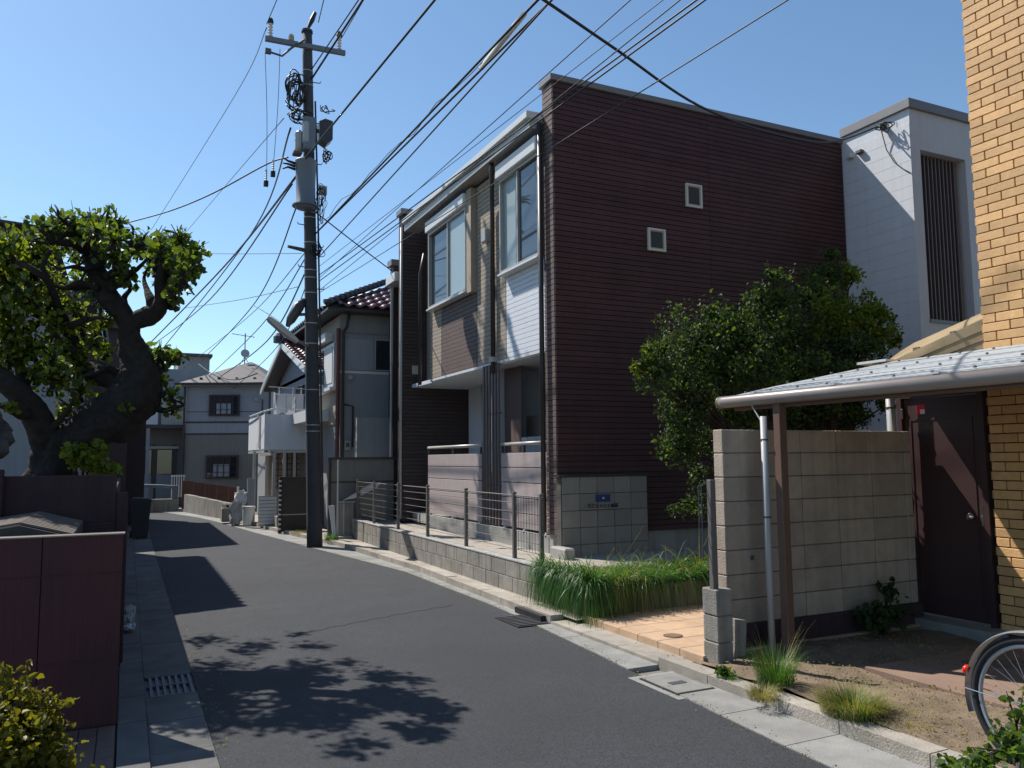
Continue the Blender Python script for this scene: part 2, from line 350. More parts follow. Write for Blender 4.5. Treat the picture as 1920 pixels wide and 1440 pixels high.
# yard of dry soil under the carport, apron of terracotta tiles
sm = MB(); nx, ny = 40, 60
for i in range(nx+1):
    for j in range(ny+1):
        x = 3.995+i*(6.9-3.995)/nx; yy = 0.4+j*(5.2-.4)/ny
        sm.v.append((x, yy, .085+.02*math.sin(x*3+yy*2.1)+.012*math.sin(yy*9+x*5)+random.uniform(-.006, .006)))
for i in range(nx):
    for j in range(ny): a = i*(ny+1)+j; sm.f.append((a, a+ny+1, a+ny+2, a+1))
build('soil_yard', sm, 'soil', kind='structure', smooth=True)
pt = bx(4.95, 6.8, 2.2, 4.35, .05, .100); build('concrete_pad', mb := pt, mat('pad_concrete', (.24, .16, .12), .85, .12, 6, .3, 80, stain=.3), kind='structure')
ap = bpy.data.objects.new('tiled_apron', None); C.objects.link(ap); ap['kind'] = 'structure'; BASE[ap.name] = Vector((0, 0, 0))
build('bed', bx(4.13, 8.3, 5.15, 6.95, -.04, .086), 'mortar_l', ap)
tile = mesh_of('paving_tile', bx(-.147, .147, -.147, .147, 0, .012, c=.003), 'tile_pave')
for i in range(14):
    for j in range(6):
        inst('paving_tile', tile, ap, (4.28+i*.3, 5.31+j*.3, .086+random.uniform(0, .0015)))
edge = mesh_of('edge_tile', bx(-.006, .006, -.147, .147, -.05, .046, c=.002), 'tile_pave')
for j in range(6): inst('edge_tile', edge, ap, (4.124, 5.31+j*.3, .05))
p = atz(1262, 1192, .1)
mh = thing('manhole_cover', (p.x, p.y, .098), 'small round rusty inspection cover in the sunlit terracotta tiles', 'manhole cover')
build('rim', MB().lathe((p.x, p.y, .099), [(.085, 0), (.085, .004), (.075, .005)], 24), 'iron', mh)
build('lid', MB().lathe((p.x, p.y, .1), [(.072, 0), (.072, .006), (.066, .007)], 24), 'rust_iron', mh)

# ---------------------------------------------------------------- low street wall of blocks with the steel fence
def block_wall(t, nm, axis, a0, a1, face0, face1, z0, rows, rh, bl, m, stack=False, mort='mortar', name='block', chamfer=.006, gap=.004, skip=None):
    lo = (a1-a0); ms = {}
    for r in range(rows):
        x = a0 - (0 if (stack or r % 2 == 0) else bl/2)
        while x < a1-1e-4:
            s, e = max(x, a0), min(x+bl, a1)
            if e-s > .03 and not (skip and skip(s, e, r)):
                L_ = round(e-s, 3); key = (L_,)
                if key not in ms:
                    h = L_/2-gap; d = (face1-face0)/2
                    ms[key] = mesh_of(name, bx(-h, h, -d, d, -(rh/2-gap), rh/2-gap, c=chamfer) if axis == 'x' else bx(-d, d, -h, h, -(rh/2-gap), rh/2-gap, c=chamfer), m)
                jit = random.uniform(-.0015, .0015)
                loc = ((s+e)/2, (face0+face1)/2+jit, z0+rh*(r+.5)) if axis == 'x' else ((face0+face1)/2+jit, (s+e)/2, z0+rh*(r+.5))
                inst(name, ms[key], t, loc)
            x += bl
    i = .008
    if axis == 'x': build('mortar_core', bx(a0+i, a1-i, face0+i, face1-i, z0-.05, z0+rows*rh-i), mort, t)
    else: build('mortar_core', bx(face0+i, face1-i, a0+i, a1-i, z0-.05, z0+rows*rh-i), mort, t)
lw = thing('block_wall', (4.24, 11.7, 0), 'low grey concrete block wall along the kerb carrying the steel mesh fence', 'wall')
block_wall(lw, 'low', 'y', 7.12, 16.25, 4.17, 4.31, .055, 2, .19, .4, 'block_grey', mort='mortar_l', gap=.002)
for i in range(23):
    build('cap', bx(4.163, 4.317, 7.12+i*.4+.002, min(7.12+i*.4+.398, 16.25), .437, .459, c=.004), 'white_conc', lw)
build('raised_bed', bx(4.31, 11, 7.3, 17.0, -.2, .36), 'kerb', kind='structure')
fn = thing('steel_fence', (4.24, 12, .45), 'grey steel rod fence on top of the low block wall before the apartments', 'fence')
for yy in (8.10, 8.80, 10.33, 11.9, 13.4, 14.9, 16.1):
    build('post', bx(4.218, 4.262, yy-.022, yy+.022, .36 if yy < 8.2 else .45, 1.25, c=.003), 'fence', fn)
for i, zz in enumerate((.57, .68, .79, .90, 1.01, 1.12, 1.21)):
    build('rail', MB().tube([(4.235, 8.05, zz), (4.235, 16.15, zz)], .0045 if i < 6 else .008, 6), 'fence', fn)
for i in range(9): build('rod', MB().tube([(4.226, 8.16+i*.072, .57), (4.226, 8.16+i*.072, 1.21)], .003, 5), 'fence', fn)
for i in range(27): build('rod', MB().tube([(4.226, 14.0+i*.078, .57), (4.226, 14.0+i*.078, 1.21)], .0028, 4), 'fence', fn)
# planter wall running back from the street, holding the long grass
pw = thing('planter_wall', (4.2, 7.0, .1), 'short planter wall of concrete blocks edged by overhanging long grass', 'planter')
block_wall(pw, 'pl', 'x', 4.17, 8.1, 6.96, 7.10, .075, 1, .27, .4, 'block_grey', mort='mortar_l')
build('earth', bx(4.32, 8.1, 7.1, 8.3, .05, .36), 'soil', pw)

# ---------------------------------------------------------------- dark brown apartment building
X0 = 5.2; YN = 9.45
ab = thing('apartment_building', (X0, YN, .4), 'two storey apartment block with dark brown siding and white trimmed bay windows', 'building')
build('wall', bx(X0+.03, 10.8, YN+.02, 9.75, .62, 6.9), 'sidgap', ab)
build('foundation', bx(X0+.02, 10.8, YN+.035, 9.74, -.2, .62), 'white_conc', ab)
rh = .0757; rows = int((6.93-.62)/rh)
segs = [(X0, 7.90), (7.905, 10.78)]
sb = {}
for (a, b) in segs:
    sb[a] = mesh_of('siding_board', MB().add([(-(b-a)/2, -.014, -rh/2+.0045), ((b-a)/2, -.014, -rh/2+.0045), ((b-a)/2, -.009, rh/2-.003), (-(b-a)/2, -.009, rh/2-.003),
        (-(b-a)/2, .02, -rh/2+.0045), ((b-a)/2, .02, -rh/2+.0045), ((b-a)/2, .02, rh/2-.003), (-(b-a)/2, .02, rh/2-.003)],
        [(0, 1, 2, 3), (5, 4, 7, 6), (4, 5, 1, 0), (3, 2, 6, 7), (4, 0, 3, 7), (1, 5, 6, 2)]), 'siding')
WIN = [(7.45, 7.75, 5.40, 5.76), (6.74, 7.05, 4.655, 4.99)]
for r in range(rows):
    z = .62+rh*(r+.5)
    for (a, b) in segs:
        inst('siding_board', sb[a], ab, ((a+b)/2, YN, z))
# end face of the fin towards the street
fb = mesh_of('end_board', bx(-.012, .03, -.145, .145, -rh/2+.004, rh/2-.004, c=.003), 'brownpan')
for r in range(rows): inst('end_board', fb, ab, (X0+.004, YN+.152+random.uniform(-.003, .003), .62+rh*(r+.5)))
build('parapet_cap', bx(X0-.04, 10.9, YN-.03, 9.80, 6.93, 7.02, c=.006), 'capm', ab)
for (x0, x1, z0, z1) in WIN:
    f = MB(); t = .03; yf = YN-.045
    f.box(x0, x1, yf, YN+.01, z0, z0+t).box(x0, x1, yf, YN+.01, z1-t, z1).box(x0, x0+t, yf, YN+.01, z0+t, z1-t).box(x1-t, x1, yf, YN+.01, z0+t, z1-t)
    wf = build('window', f, 'sleeve', ab); build('pane', bx(x0+t, x1-t, YN-.022, YN-.016, z0+t, z1-t), 'glass', wf)
    build('inner_sash', MB().box(x0+t, x1-t, YN-.035, YN-.023, z0+t, z0+t+.018).box(x0+t, x1-t, YN-.035, YN-.023, z1-t-.018, z1-t).box(x0+t, x0+t+.018, YN-.035, YN-.023, z0+t+.018, z1-t-.018).box(x1-t-.018, x1-t, YN-.035, YN-.023, z0+t+.018, z1-t-.018), 'frame_l', wf)
# antenna on the roof
an = thing('roof_antenna', (8.55, 10.6, 7.0), 'thin rooftop aerial above the dark brown parapet', 'antenna')
build('mast', MB().tube([(8.65, 10.6, 6.7), (8.63, 10.6, 7.75)], .011, 6), 'cable_l', an)
build('stay', MB().tube([(8.78, 10.6, 6.75), (8.64, 10.6, 7.25)], .012, 5), 'cable', an)
for i in range(3): build('element', MB().tube([(8.50, 10.6, 7.15+i*.07), (8.77, 10.6, 7.12+i*.07)], .004, 4), 'cable_l', an)
# street facade, upper storey (overhang)
XF = 5.27
build('upper_wall', bx(XF+.02, 9.5, 9.74, 14.64, 3.20, 6.55), 'sidgap', ab)
build('set_back_wall', bx(5.62, 9.5, 14.64, 15.84, 3.20, 6.55), 'beige', ab)
build('soffit', bx(XF+.01, 7.2, 9.75, 15.8, 3.13, 3.20), 'whitewall', ab)
build('band', bx(XF-.015, XF+.02, 9.76, 14.62, 3.15, 3.195), 'alu_w', ab)
def boards(y0, y1, z0, z1, m, h=.0757, t=.014, name='siding_board', xf=XF):
    me = mesh_of(name, bx(-t, .02, -(y1-y0)/2, (y1-y0)/2, -h/2+.003, h/2-.002, c=.003), m); n = int(round((z1-z0)/h)); hh = (z1-z0)/n
    for i in range(n): inst(name, me, ab, (xf, (y0+y1)/2, z0+hh*(i+.5)), scale=(1, 1, hh/h))
boards(9.76, 11.13, 3.20, 4.47, 'white')
boards(11.15, 12.28, 3.20, 6.28, 'beige')
boards(12.30, 13.98, 3.20, 4.47, 'brownpan')
boards(14.0, 14.62, 3.20, 6.28, 'beige')
build('grey_box', bx(5.50, 5.62, 14.9, 15.3, 3.9, 4.3, c=.01), 'frame_l', ab)  # small grey box fixed to the set-back wall
def baywin(y0, y1, z0, z1, n):
    xo = XF-.13; t = .034
    f = MB(); f.box(xo, XF+.01, y0, y1, z0, z0+.05).box(xo, XF+.01, y0, y1, z1-.05, z1).box(xo, XF+.01, y0, y0+t, z0+.05, z1-.05).box(xo, XF+.01, y1-t, y1, z0+.05, z1-.05)
    wf = build('window', f, 'frame_l', ab)
    ym = (y0+y1)/2+.05*n
    build('mullion', bx(xo+.01, xo+.06, ym-.02, ym+.02, z0+.05, z1-.05), 'frame_l', wf)
    build('pane', bx(xo+.045, xo+.05, y0+t, ym-.025, z0+.05, z1-.05), 'glass' if n > 0 else 'glass_f', wf)
    build('pane', bx(xo+.065, xo+.07, ym+.025, y1-t, z0+.05, z1-.05), 'glass_f' if n > 0 else 'glass', wf)
    build('inner_sash', bx(xo+.02, xo+.045, ym+.025, ym+.06, z0+.05, z1-.05), 'frame_d', wf)
    build('sill', bx(xo-.035, XF+.01, y0-.02, y1+.02, z0-.03, z0, c=.004), 'alu_w', wf)
    build('shutter_box', bx(xo-.06, XF, y0-.03, y1+.03, z1, z1+.22, c=.015), 'alu_w', wf)
baywin(9.80, 11.12, 4.50, 6.02, 1); baywin(12.52, 14.42, 4.52, 6.02, -1)
build('bay_cheek', bx(XF-.12, XF, 12.30, 12.50, 4.47, 6.28), 'beige', ab)
build('fascia', bx(XF-.32, XF+.1, 9.76, 15.5, 6.47, 6.58, c=.01), 'alu_w', ab)
build('eaves_board', bx(XF-.27, XF+.05, 9.77, 15.48, 6.33, 6.47), 'frame_l', ab)
dp = MB().tube([(XF-.2, 11.25, 6.42), (XF-.2, 11.25, 6.2), (XF-.12, 11.42, 5.85), (XF-.07, 11.52, 5.6), (XF-.07, 11.52, 3.0)], .038, 10)
build('downpipe', dp, 'pipe_d', ab, smooth=True); build('pipe_clamp', bx(XF-.12, XF, 11.46, 11.58, 3.18, 3.26), 'pipe_l', ab)
build('downpipe', MB().tube([(XF-.14, 9.72, 6.4), (XF-.14, 9.72, .65)], .035, 10), 'pipe_d', ab, smooth=True)
build('downpipe', MB().tube([(XF-.1, 14.72, 5.7), (XF-.16, 14.8, 5.3), (XF-.16, 14.8, 3.1)], .035, 10), 'pipe_d', ab, smooth=True)
build('vent_hood', bx(XF-.11, XF, 11.72, 11.90, 5.20, 5.42, c=.01), 'frame_l', ab)
# ground floor behind the balconies
build('recess_wall', bx(6.55, 6.7, 9.75, 15.8, .5, 3.14), 'pale', ab)
build('divider', bx(5.45, 6.55, 12.05, 12.16, .5, 3.14), 'pale', ab)
build('floor_slab', bx(5.30, 6.55, 9.75, 15.8, .40, .58), 'white_conc', ab)
build('foundation', bx(5.22, 5.32, 9.76, 14.66, .10, .60, c=.006), 'white_conc', ab)
for (y0, y1) in ((10.0, 10.75), (12.55, 13.5)):
    d_ = build('balcony_door', bx(6.50, 6.55, y0-.05, y1+.05, .6, 2.6), 'frame_l', ab); build('pane', bx(6.48, 6.50, y0, y1, .65, 2.5), 'glass_d', d_)
for (yy, x) in ((11.1, 6.45), (11.28, 6.45), (11.75, 6.3), (14.25, 6.3), (14.45, 6.3), (14.6, 6.4), (12.4, 6.3)):
    build('duct', MB().tube([(x, yy, .6), (x, yy, 3.1)], .05, 8), 'pipe_l', ab, smooth=True)
build('meter_box', bx(6.35, 6.54, 10.85, 11.2, 1.9, 2.5, c=.01), 'pipe_l', ab); build('meter_box', bx(6.3, 6.54, 11.5, 11.75, 2.0, 2.45, c=.01), 'frame_l', ab)
build('screen_panel', bx(6.0, 6.04, 11.0, 11.95, .6, 2.35), 'panel', ab)
def balcony(y0, y1):
    b_ = build('balcony_rail', MB().tube([(XF-.03, y0, 1.87), (XF-.03, y1, 1.87)], .028, 10), 'frame_l', ab, smooth=True)
    n = 5; z0, z1 = .63, 1.74; h = (z1-z0)/n
    me = mesh_of('cladding_board', bx(-.012, .012, -(y1-y0)/2, (y1-y0)/2, -h/2+.006, h/2-.006, c=.003), 'panel')
    for i in range(n):
        o = inst('cladding_board', me, ab, (XF-.03, (y0+y1)/2, z0+h*(i+.5)))
    build('back_board', bx(XF-.014, XF, y0+.01, y1-.01, z0, z1), 'dark', b_)
    for yy in (y0+.03, (y0+y1)/2, y1-.03): build('rail_post', bx(XF-.045, XF-.015, yy-.015, yy+.015, 1.74, 1.85), 'frame_d', b_)
    for yy in np.linspace(y0+.1, y1-.1, 3): build('bracket', bx(XF-.05, XF, yy-.02, yy+.02, .57, .63), 'alu_w', b_)
balcony(9.75, 11.30); balcony(12.08, 14.66)
for i in range(6):
    yy = 11.37+i*.115
    build('lattice_bar', bx(XF-.05, XF-.02, yy, yy+.045, .62, 3.16, c=.004), 'lattice', ab)
for zz in (.70, 1.22, 2.35): build('lattice_crosspiece', bx(XF-.02, XF-.005, 11.36, 12.02, zz, zz+.03), 'lattice', ab)
build('lattice_back', bx(5.62, 5.66, 11.38, 12.0, .6, 3.12), 'brownpan', ab)
ac = thing('air_conditioner', (5.8, 11.0, 1.6), 'grey outdoor unit behind the right balcony panel beside the lattice', 'air conditioner')
build('casing', bx(5.55, 5.85, 10.55, 11.25, .62, 1.98, c=.01), 'pipe_l', ac)
for i in range(3): build('louvre', bx(5.53, 5.548, 11.02+i*.07, 11.05+i*.07, 1.90, 1.975), 'alu_w', ac)
# second fin (dark end wall of the first unit)
build('side_fin', bx(X0-.12, 8.5, 15.85, 16.1, .1, 6.82), 'sidgap', ab)
fm = mesh_of('siding_board', bx(-1.70, 1.70, -.012, .01, -rh/2+.004, rh/2-.003, c=.002), 'siding2')
for r in range(int((6.8-.4)/rh)): inst('siding_board', fm, ab, (X0+1.59, 15.845, .4+rh*(r+.5)))
build('parapet_cap', bx(X0-.17, 8.5, 15.8, 16.15, 6.82, 6.93, c=.006), 'capm', ab)
build('downpipe', MB().tube([(X0-.16, 15.80, 6.5), (X0-.16, 15.80, .45)], .03, 8), 'pipe_l', ab, smooth=True)
build('notice_plate', bx(X0-.01+.1, X0+.26, 15.82, 15.832, 3.42, 3.6, c=.003), 'frame_l', ab)
build('foundation', bx(X0+.05, 8.5, 15.86, 16.09, -.1, .4), 'white_conc', ab)
# stone tile panel with name plate
tp = thing('sign_wall', (5.85, 9.3, .3), 'square tiled sign panel with small navy plate on the dark brown wall', 'sign')
build('backing', bx(5.17, 6.535, 9.315, 9.435, .1, 1.40), 'mortar', tp); build('coping', bx(5.13, 6.56, 9.285, 9.435, 1.40, 1.425), 'frame_d', tp)
tm = mesh_of('stone_tile', bx(-.131, .131, -.012, .012, -.108, .108, c=.003), 'tilepanel')
for i in range(5):
    for j in range(6): inst('stone_tile', tm, tp, (5.18+.135+i*.27, 9.305+random.uniform(-.001, .001), 1.40-.112-j*.223))
np_ = build('name_plate', bx(5.69, 5.92, 9.283, 9.293, 1.06, 1.16, c=.002), 'navy', tp)
build('emblem', MB().lathe((5.805, 9.2815, 1.112), [(.02, 0), (.02, .001)], 14, axis=Matrix.Rotation(math.pi/2, 3, 'X')), 'cable_l', np_)
build('emblem_stroke', bx(5.79, 5.82, 9.276, 9.2785, 1.105, 1.118), 'paperw', np_)
strokes = {0: [(0, 1, 1, 1), (1, 1, .4, 0), (.3, .6, .7, .6)], 1: [(0, 1, 1, 1), (.6, 1, .2, 0)], 2: [(.3, 1, .1, .2), (.7, 1, .9, 0)], 3: [(.2, .9, .5, .7), (.1, .1, 1, .8)],
           4: [(.5, 1, .5, 0), (.2, .5, .8, .5)], 5: [(.1, .7, .9, .7), (.5, .7, .5, 0)], 6: [(0, .85, 1, .85), (.15, .6, .15, 0), (.85, .6, .85, 0), (.15, .6, .85, .6), (.15, .3, .85, .3), (.15, .03, .85, .03)],
           7: [(0, 1, 1, 1), (.5, 1, .5, 0), (.1, .55, .9, .55), (.1, .55, .1, 0), (.9, .55, .9, 0), (.1, .03, .9, .03)]}
for i in range(8):
    s = .046; x0 = 5.56+i*.061; z0 = .985; g = MB()
    for (a, b, c_, d_) in strokes[i]: g.tube([(x0+a*s, 9.282, z0+b*s), (x0+c_*s, 9.282, z0+d_*s)], .0045 if i < 6 else .006, 5)
    build('letter', g, 'letter' if i > 5 else 'frame_d', tp)
build('letter_rail', bx(5.50, 6.06, 9.275, 9.292, .972, .98), 'frame_l', tp)
build('curb_stone', bx(5.05, 5.2, 9.0, 9.42, .3, .50, c=.02), 'white_conc', kind='structure')
# second dark unit behind
u2 = thing('apartment_wing', (5.2, 17, .3), 'narrow dark fin wall of the farther apartment wing with pale gutter top', 'building')
build('side_fin', bx(5.2, 9, 16.88, 17.1, .0, 5.95), 'siding2', u2)
for r in range(38): build('siding_board', bx(5.195, 6.3, 16.868, 16.885, .3+r*.15+.004, .3+r*.15+.146, c=.003), 'siding2', u2)
build('fin_cap', bx(5.14, 9, 16.83, 17.15, 5.95, 6.08), 'capm', u2)
build('upper_wall', bx(5.3, 9, 16.12, 16.86, .2, 5.4), 'siding2', u2)
build('roof_gutter', bx(5.02, 5.35, 16.2, 16.86, 5.45, 5.65, c=.01), 'alu_w', u2)
build('downpipe', MB().tube([(5.14, 16.80, 5.8), (5.14, 16.80, .3)], .025, 8), 'pipe_l', u2)
build('rear_wall', bx(5.6, 9, 17.1, 20, 0, 5.2), 'siding2', u2)

# ---------------------------------------------------------------- white rear building with slatted opening
wb = thing('white_building', (11.5, 8.1, 0), 'white building corner with grey parapet and tall dark slatted opening', 'building')
XW, YW, ZT = 10.8, 8.14, 7.05
ox0, ox1, oz0, oz1 = 11.01, 12.08, 3.70, 6.40
build('wall', MB().box(XW, ox0, YW, 12, 0, ZT-.02).box(ox1, 14.5, YW, 12, 0, ZT-.02).box(ox0, ox1, YW, 12, 0, oz0).box(ox0, ox1, YW, 12, oz1, ZT-.02).box(ox0, ox1, YW+.35, 12, oz0, oz1), 'whitewall', wb)
build('side_cladding_joint', bx(XW-.004, XW, YW+.22, YW+.226, .2, 6.9), 'capm', wb)
me = mesh_of('cladding_board', bx(-.004, 0, -.65, .65, -.0985, .0985, c=.0012), 'whitewall')
for i in range(33): inst('cladding_board', me, wb, (XW-.001, YW+.652, .3+i*.2))
build('parapet_cap', bx(XW-.05, 14.6, YW-.05, 9.44, ZT-.02, ZT+.13, c=.006), 'capm', wb)
o_ = build('slat_screen', bx(ox0, ox1, YW+.22, YW+.24, oz0, oz1), 'dark', wb)
for i in range(11):
    xx = ox0+.03+i*.088
    build('slat', bx(xx, xx+.022, YW+.10, YW+.19, oz0+.03, oz1-.02), 'lattice', wb)
build('screen_sill', bx(ox0, ox1, YW-.02, YW+.2, oz0-.03, oz0+.02), 'capm', wb)
# cable anchor and coiled cables on the white wall
anc = thing('cable_anchor', (XW-.1, 8.68, 6.9), 'tangle of cable coils and brackets under the white parapet', 'cable bracket')
pA = Vector((XW-.12, 8.60, 6.93))
build('bracket', bx(XW-.13, XW, 8.55, 8.62, 6.88, 6.93), 'iron', anc)
for k in range(4):
    c = pA+Vector((0, -.02-.05*k, -.05-.02*k)); rr = .07+.012*k
    build('coil', MB().tube([(c.x+.05*math.sin(a*2+k), c.y+rr*math.cos(a), c.z+rr*.7*math.sin(a)) for a in np.linspace(0, 6.28, 16)], .008, 5), 'cable', anc)
build('drop_cable', MB().tube([(XW-.1, 8.58, 6.85), (XW-.03, 8.55, 6.5), (XW-.03, 8.42, 6.25), (XW-.02, 8.28, 6.1), (XW-.02, 8.16, 6.0)], .008, 5), 'cable', anc)
build('knob', bx(XW-.10, XW, 9.2, 9.3, 6.60, 6.68, c=.01), 'porcelain', anc); build('knob', bx(XW-.08, XW, 9.0, 9.12, 6.62, 6.68, c=.01), 'iron', anc)

# ---------------------------------------------------------------- ochre brick building with door
br = thing('brick_building', (6.85, 3.0, .1), 'ochre yellow brick house wall rising out of frame on the right', 'building')
XB, YB = 6.85, 4.55
build('wall', bx(XB+.008, 13, -5, YB-.008, 0, 9.5), 'joint', br)
bm_ = {}
def brick_mesh(L_):
    k = round(L_, 3)
    if k not in bm_: bm_[k] = mesh_of('brick', bx(-.012, .02, -k/2+.0045, k/2-.0045, -.0365, .0365, c=.0035), 'brick')
    return bm_[k]
nb = 0
for r in range(76):
    z = .12+.0815*r+.04
    if z > 6.3: break
    yy = YB-.002; first = True
    while yy > 3.72:
        L_ = .125 if (first and r % 2) else .25
        lo = max(yy-L_, 3.70)
        if yy-lo > .03: inst('brick', brick_mesh(yy-lo), br, (XB+random.uniform(-.001, .001), (yy+lo)/2, z)); nb += 1
        yy -= L_; first = False
rest = MB()
for r in range(76):
    z = .12+.0815*r+.04; yy = 3.70 - (0 if r % 2 else .0)
    while yy > 2.2: rest.box(XB-.012, XB+.02, yy-.2455, yy-.0045, z-.0365, z+.0365); yy -= .25
build('brick_courses', rest, 'brick', br, kind='stuff')
rm = MB()
for r in range(76):
    z = .12+.0815*r+.04; xx = XB+.002+(.125 if r % 2 else 0)
    while xx < 8.4: rm.box(xx, xx+.241, YB-.02, YB+.012, z-.0365, z+.0365); xx += .25
build('return_brickwork', rm, 'brick', br, kind='stuff')
# passage gate door beside brick wall
dr = thing('metal_door', (6.85, 5.0, .15), 'dark maroon metal door with round chrome knob and red sticker', 'door')
YD0, YD1, ZD0, ZD1 = 4.58, 5.46, .15, 2.25
build('frame', MB().box(XB-.03, XB+.06, YD0, YD0+.05, ZD0, ZD1).box(XB-.03, XB+.06, YD1-.05, YD1, ZD0, ZD1).box(XB-.03, XB+.06, YD0+.05, YD1-.05, ZD1-.05, ZD1), 'door', dr)
lf = build('leaf', bx(XB, XB+.04, YD0+.055, YD1-.055, ZD0+.02, ZD1-.055, c=.003), 'door', dr)
for (a, b, c_, d_) in ((YD0+.12, YD1-.12, 1.98, 1.995), (YD0+.12, YD1-.12, .32, .335)): build('moulding', bx(XB-.008, XB, a, b, c_, d_), 'door', lf)
for yy in (YD0+.12, YD1-.135): build('moulding', bx(XB-.008, XB, yy, yy+.015, .335, 1.98), 'door', lf)
kz = 1.10
build('knob', MB().lathe((XB-.0, 4.74, kz), [(.018, 0), (.014, .02), (.012, .035), (.03, .05), (.034, .065), (.026, .08), (.008, .084)], 18, axis=Matrix.Rotation(-math.pi/2, 3, 'Y')), 'chrome', dr, smooth=True)
for zz in (.4, 1.2, 2.0): build('hinge', bx(XB-.034, XB-.018, YD1-.07, YD1-.04, zz, zz+.1, c=.003), 'frame_d', dr)
build('lock_plate', bx(XB-.006, XB, 4.65, 4.67, 1.02, 1.2), 'chrome', dr)
build('sticker', bx(XB-.003, XB, 5.17, 5.26, 2.04, 2.13), 'red', dr); build('sticker_patch', bx(XB-.0045, XB-.003, 5.173, 5.22, 2.043, 2.085), 'paperw', dr)
build('door_step', bx(6.62, 7.0, 4.5, 5.5, .02, .15, c=.01), 'gutter', kind='structure')

# ---------------------------------------------------------------- right block wall
bw = thing('block_wall', (5.4, 5.3, .1), 'tall stack bonded concrete block wall under the corrugated carport roof', 'wall')
block_wall(bw, 'r', 'x', 4.45, 6.72, 5.25, 5.37, .28, 8, .2, .435, 'block', stack=True, gap=.003)
build('footing', bx(4.42, 6.75, 5.22, 5.42, -.02, .279, c=.008), 'maroon_d', bw)
build('weep_vent', bx(4.71, 4.745, 5.245, 5.256, .79, .83), 'mortar', bw)
pb = thing('block_pillar', (4.2, 5.1, 0), 'short three block pillar at the roadside foot of the tall block wall', 'pillar')
me = mesh_of('block', bx(-.075, .075, -.09, .09, -.1, .1, c=.008), 'block_grey')
for i in range(3): inst('block', me, pb, (4.22+.004*(i % 2), 5.10, .01+.105+i*.204))
build('core', bx(4.16, 4.28, 5.02, 5.18, .0, .61), 'mortar', pb)
gp = thing('gate_post', (4.2, 5.05, .6), 'square steel gate post with rusty wire on the short block pillar', 'post')
build('post', bx(4.15, 4.20, 5.05, 5.10, .62, 1.47, c=.003), 'fence', gp)
for xx in (4.10, 4.13): build('wire', MB().tube([(xx, 5.14, .85), (xx, 5.14, 1.42), (xx+.06, 5.12, 1.45)], .004, 5), 'iron', gp)
for i in range(5): build('wire_rung', MB().tube([(4.10, 5.14, .92+i*.11), (4.15, 5.10, .92+i*.11)], .0035, 4), 'iron', gp)
build('latch', MB().tube([(4.2, 5.08, 1.30), (4.235, 5.1, 1.24), (4.2, 5.1, 1.20)], .005, 5), 'iron', gp)
tp2 = build('stone_stub', MB().prism([(4.36, 5.12, -.02), (4.5, 5.12, -.02), (4.53, 5.12, .34), (4.41, 5.12, .36), (4.40, 5.12, .14)], (0, .1, 0)), 'block_grey', base=(4.45, 5.15, 0), label='tilted concrete stub leaning at the foot of the tall block wall', cat='stone')

# ---------------------------------------------------------------- carport canopy
cp = thing('carport', (4.75, 4.0, 0), 'brown framed carport with grey corrugated roof and round front gutter', 'carport')
gx, gz0 = 4.75, 2.13
build('front_gutter', MB().tube([(gx, 5.60, gz0), (gx, 5.55, gz0), (gx, 1.2, gz0-.01)], .052, 16), 'gutterpipe', cp, smooth=True)
build('gutter_end', MB().lathe((gx, 5.61, gz0), [(.056, 0), (.056, .012), (.045, .016)], 16, axis=Matrix.Rotation(math.pi/2, 3, 'X')), 'gutterpipe', cp)
def canopy_z(x): return 2.175+(x-gx)*.195-.02*math.exp(-(x-gx)*6)
sh = MB(); ys = np.arange(1.2, 5.62, .012); xs = np.linspace(gx-.01, 6.84, 12)
for i, yv in enumerate(ys):
    for x in xs: sh.v.append((x, yv-.08*(x-gx) if yv > 5.4 else yv, canopy_z(x)+.0012*math.sin(yv*2*math.pi/.076)))
nX = len(xs)
for i in range(len(ys)-1):
    for j in range(nX-1): a = i*nX+j; sh.f.append((a, a+nX, a+nX+1, a+1))
build('roof_sheet', sh, 'sheet', cp, smooth=True)
sc = mesh_of('screw', MB().lathe((0, 0, 0), [(.012, 0), (.012, .006), (.006, .014)], 8), 'iron')
for i in range(14):
    for x in (gx+.15, gx+.65, gx+1.2, gx+1.75): inst('screw', sc, cp, (x, 1.5+i*.304, canopy_z(x)+.012))
for x in (gx+.15, gx+.65, gx+1.2, gx+1.75): build('shading_line', bx(x-.004, x+.004, 1.3, 5.38, canopy_z(x)+.003, canopy_z(x)+.0065), 'frame_l', cp)  # thin strips draw the shading lines along the screw rows
for i in range(4): build('gutter_strap', bx(gx-.03, gx+.06, 2.6+i*.85, 2.65+i*.85, 2.175, 2.19), 'alu_w', cp)
build('post', bx(gx-.0+.0, gx+.075, 4.90, 4.975, .05, 2.12, c=.004), 'post', cp)
build('beam', bx(gx+.055, gx+.11, 1.2, 5.5, 2.05, 2.13), 'post', cp)
for yv in (1.6, 3.1, 4.95): build('rafter', MB().prism([(gx+.05, yv, 2.08), (6.84, yv, 2.50), (6.84, yv, 2.55), (gx+.05, yv, 2.14)], (0, .05, 0)), 'post', cp)
build('ledger', bx(6.78, 6.84, 1.2, 5.45, 2.46, 2.52), 'alu_w', cp)
build('downpipe', MB().tube([(gx-.02, 5.06, 1.98), (gx-.02, 5.06, .05)], .029, 10), 'pipe_l', cp, smooth=True)
build('wire_stay', MB().tube([(gx-.01, 5.22, 2.10), (gx-.02, 5.08, 1.93)], .006, 6), 'pipe_l', cp)
for zz in (1.78, 1.15): build('pipe_band', MB().lathe((gx-.02, 5.06, zz), [(.034, 0), (.034, .014)], 12), 'iron', cp)
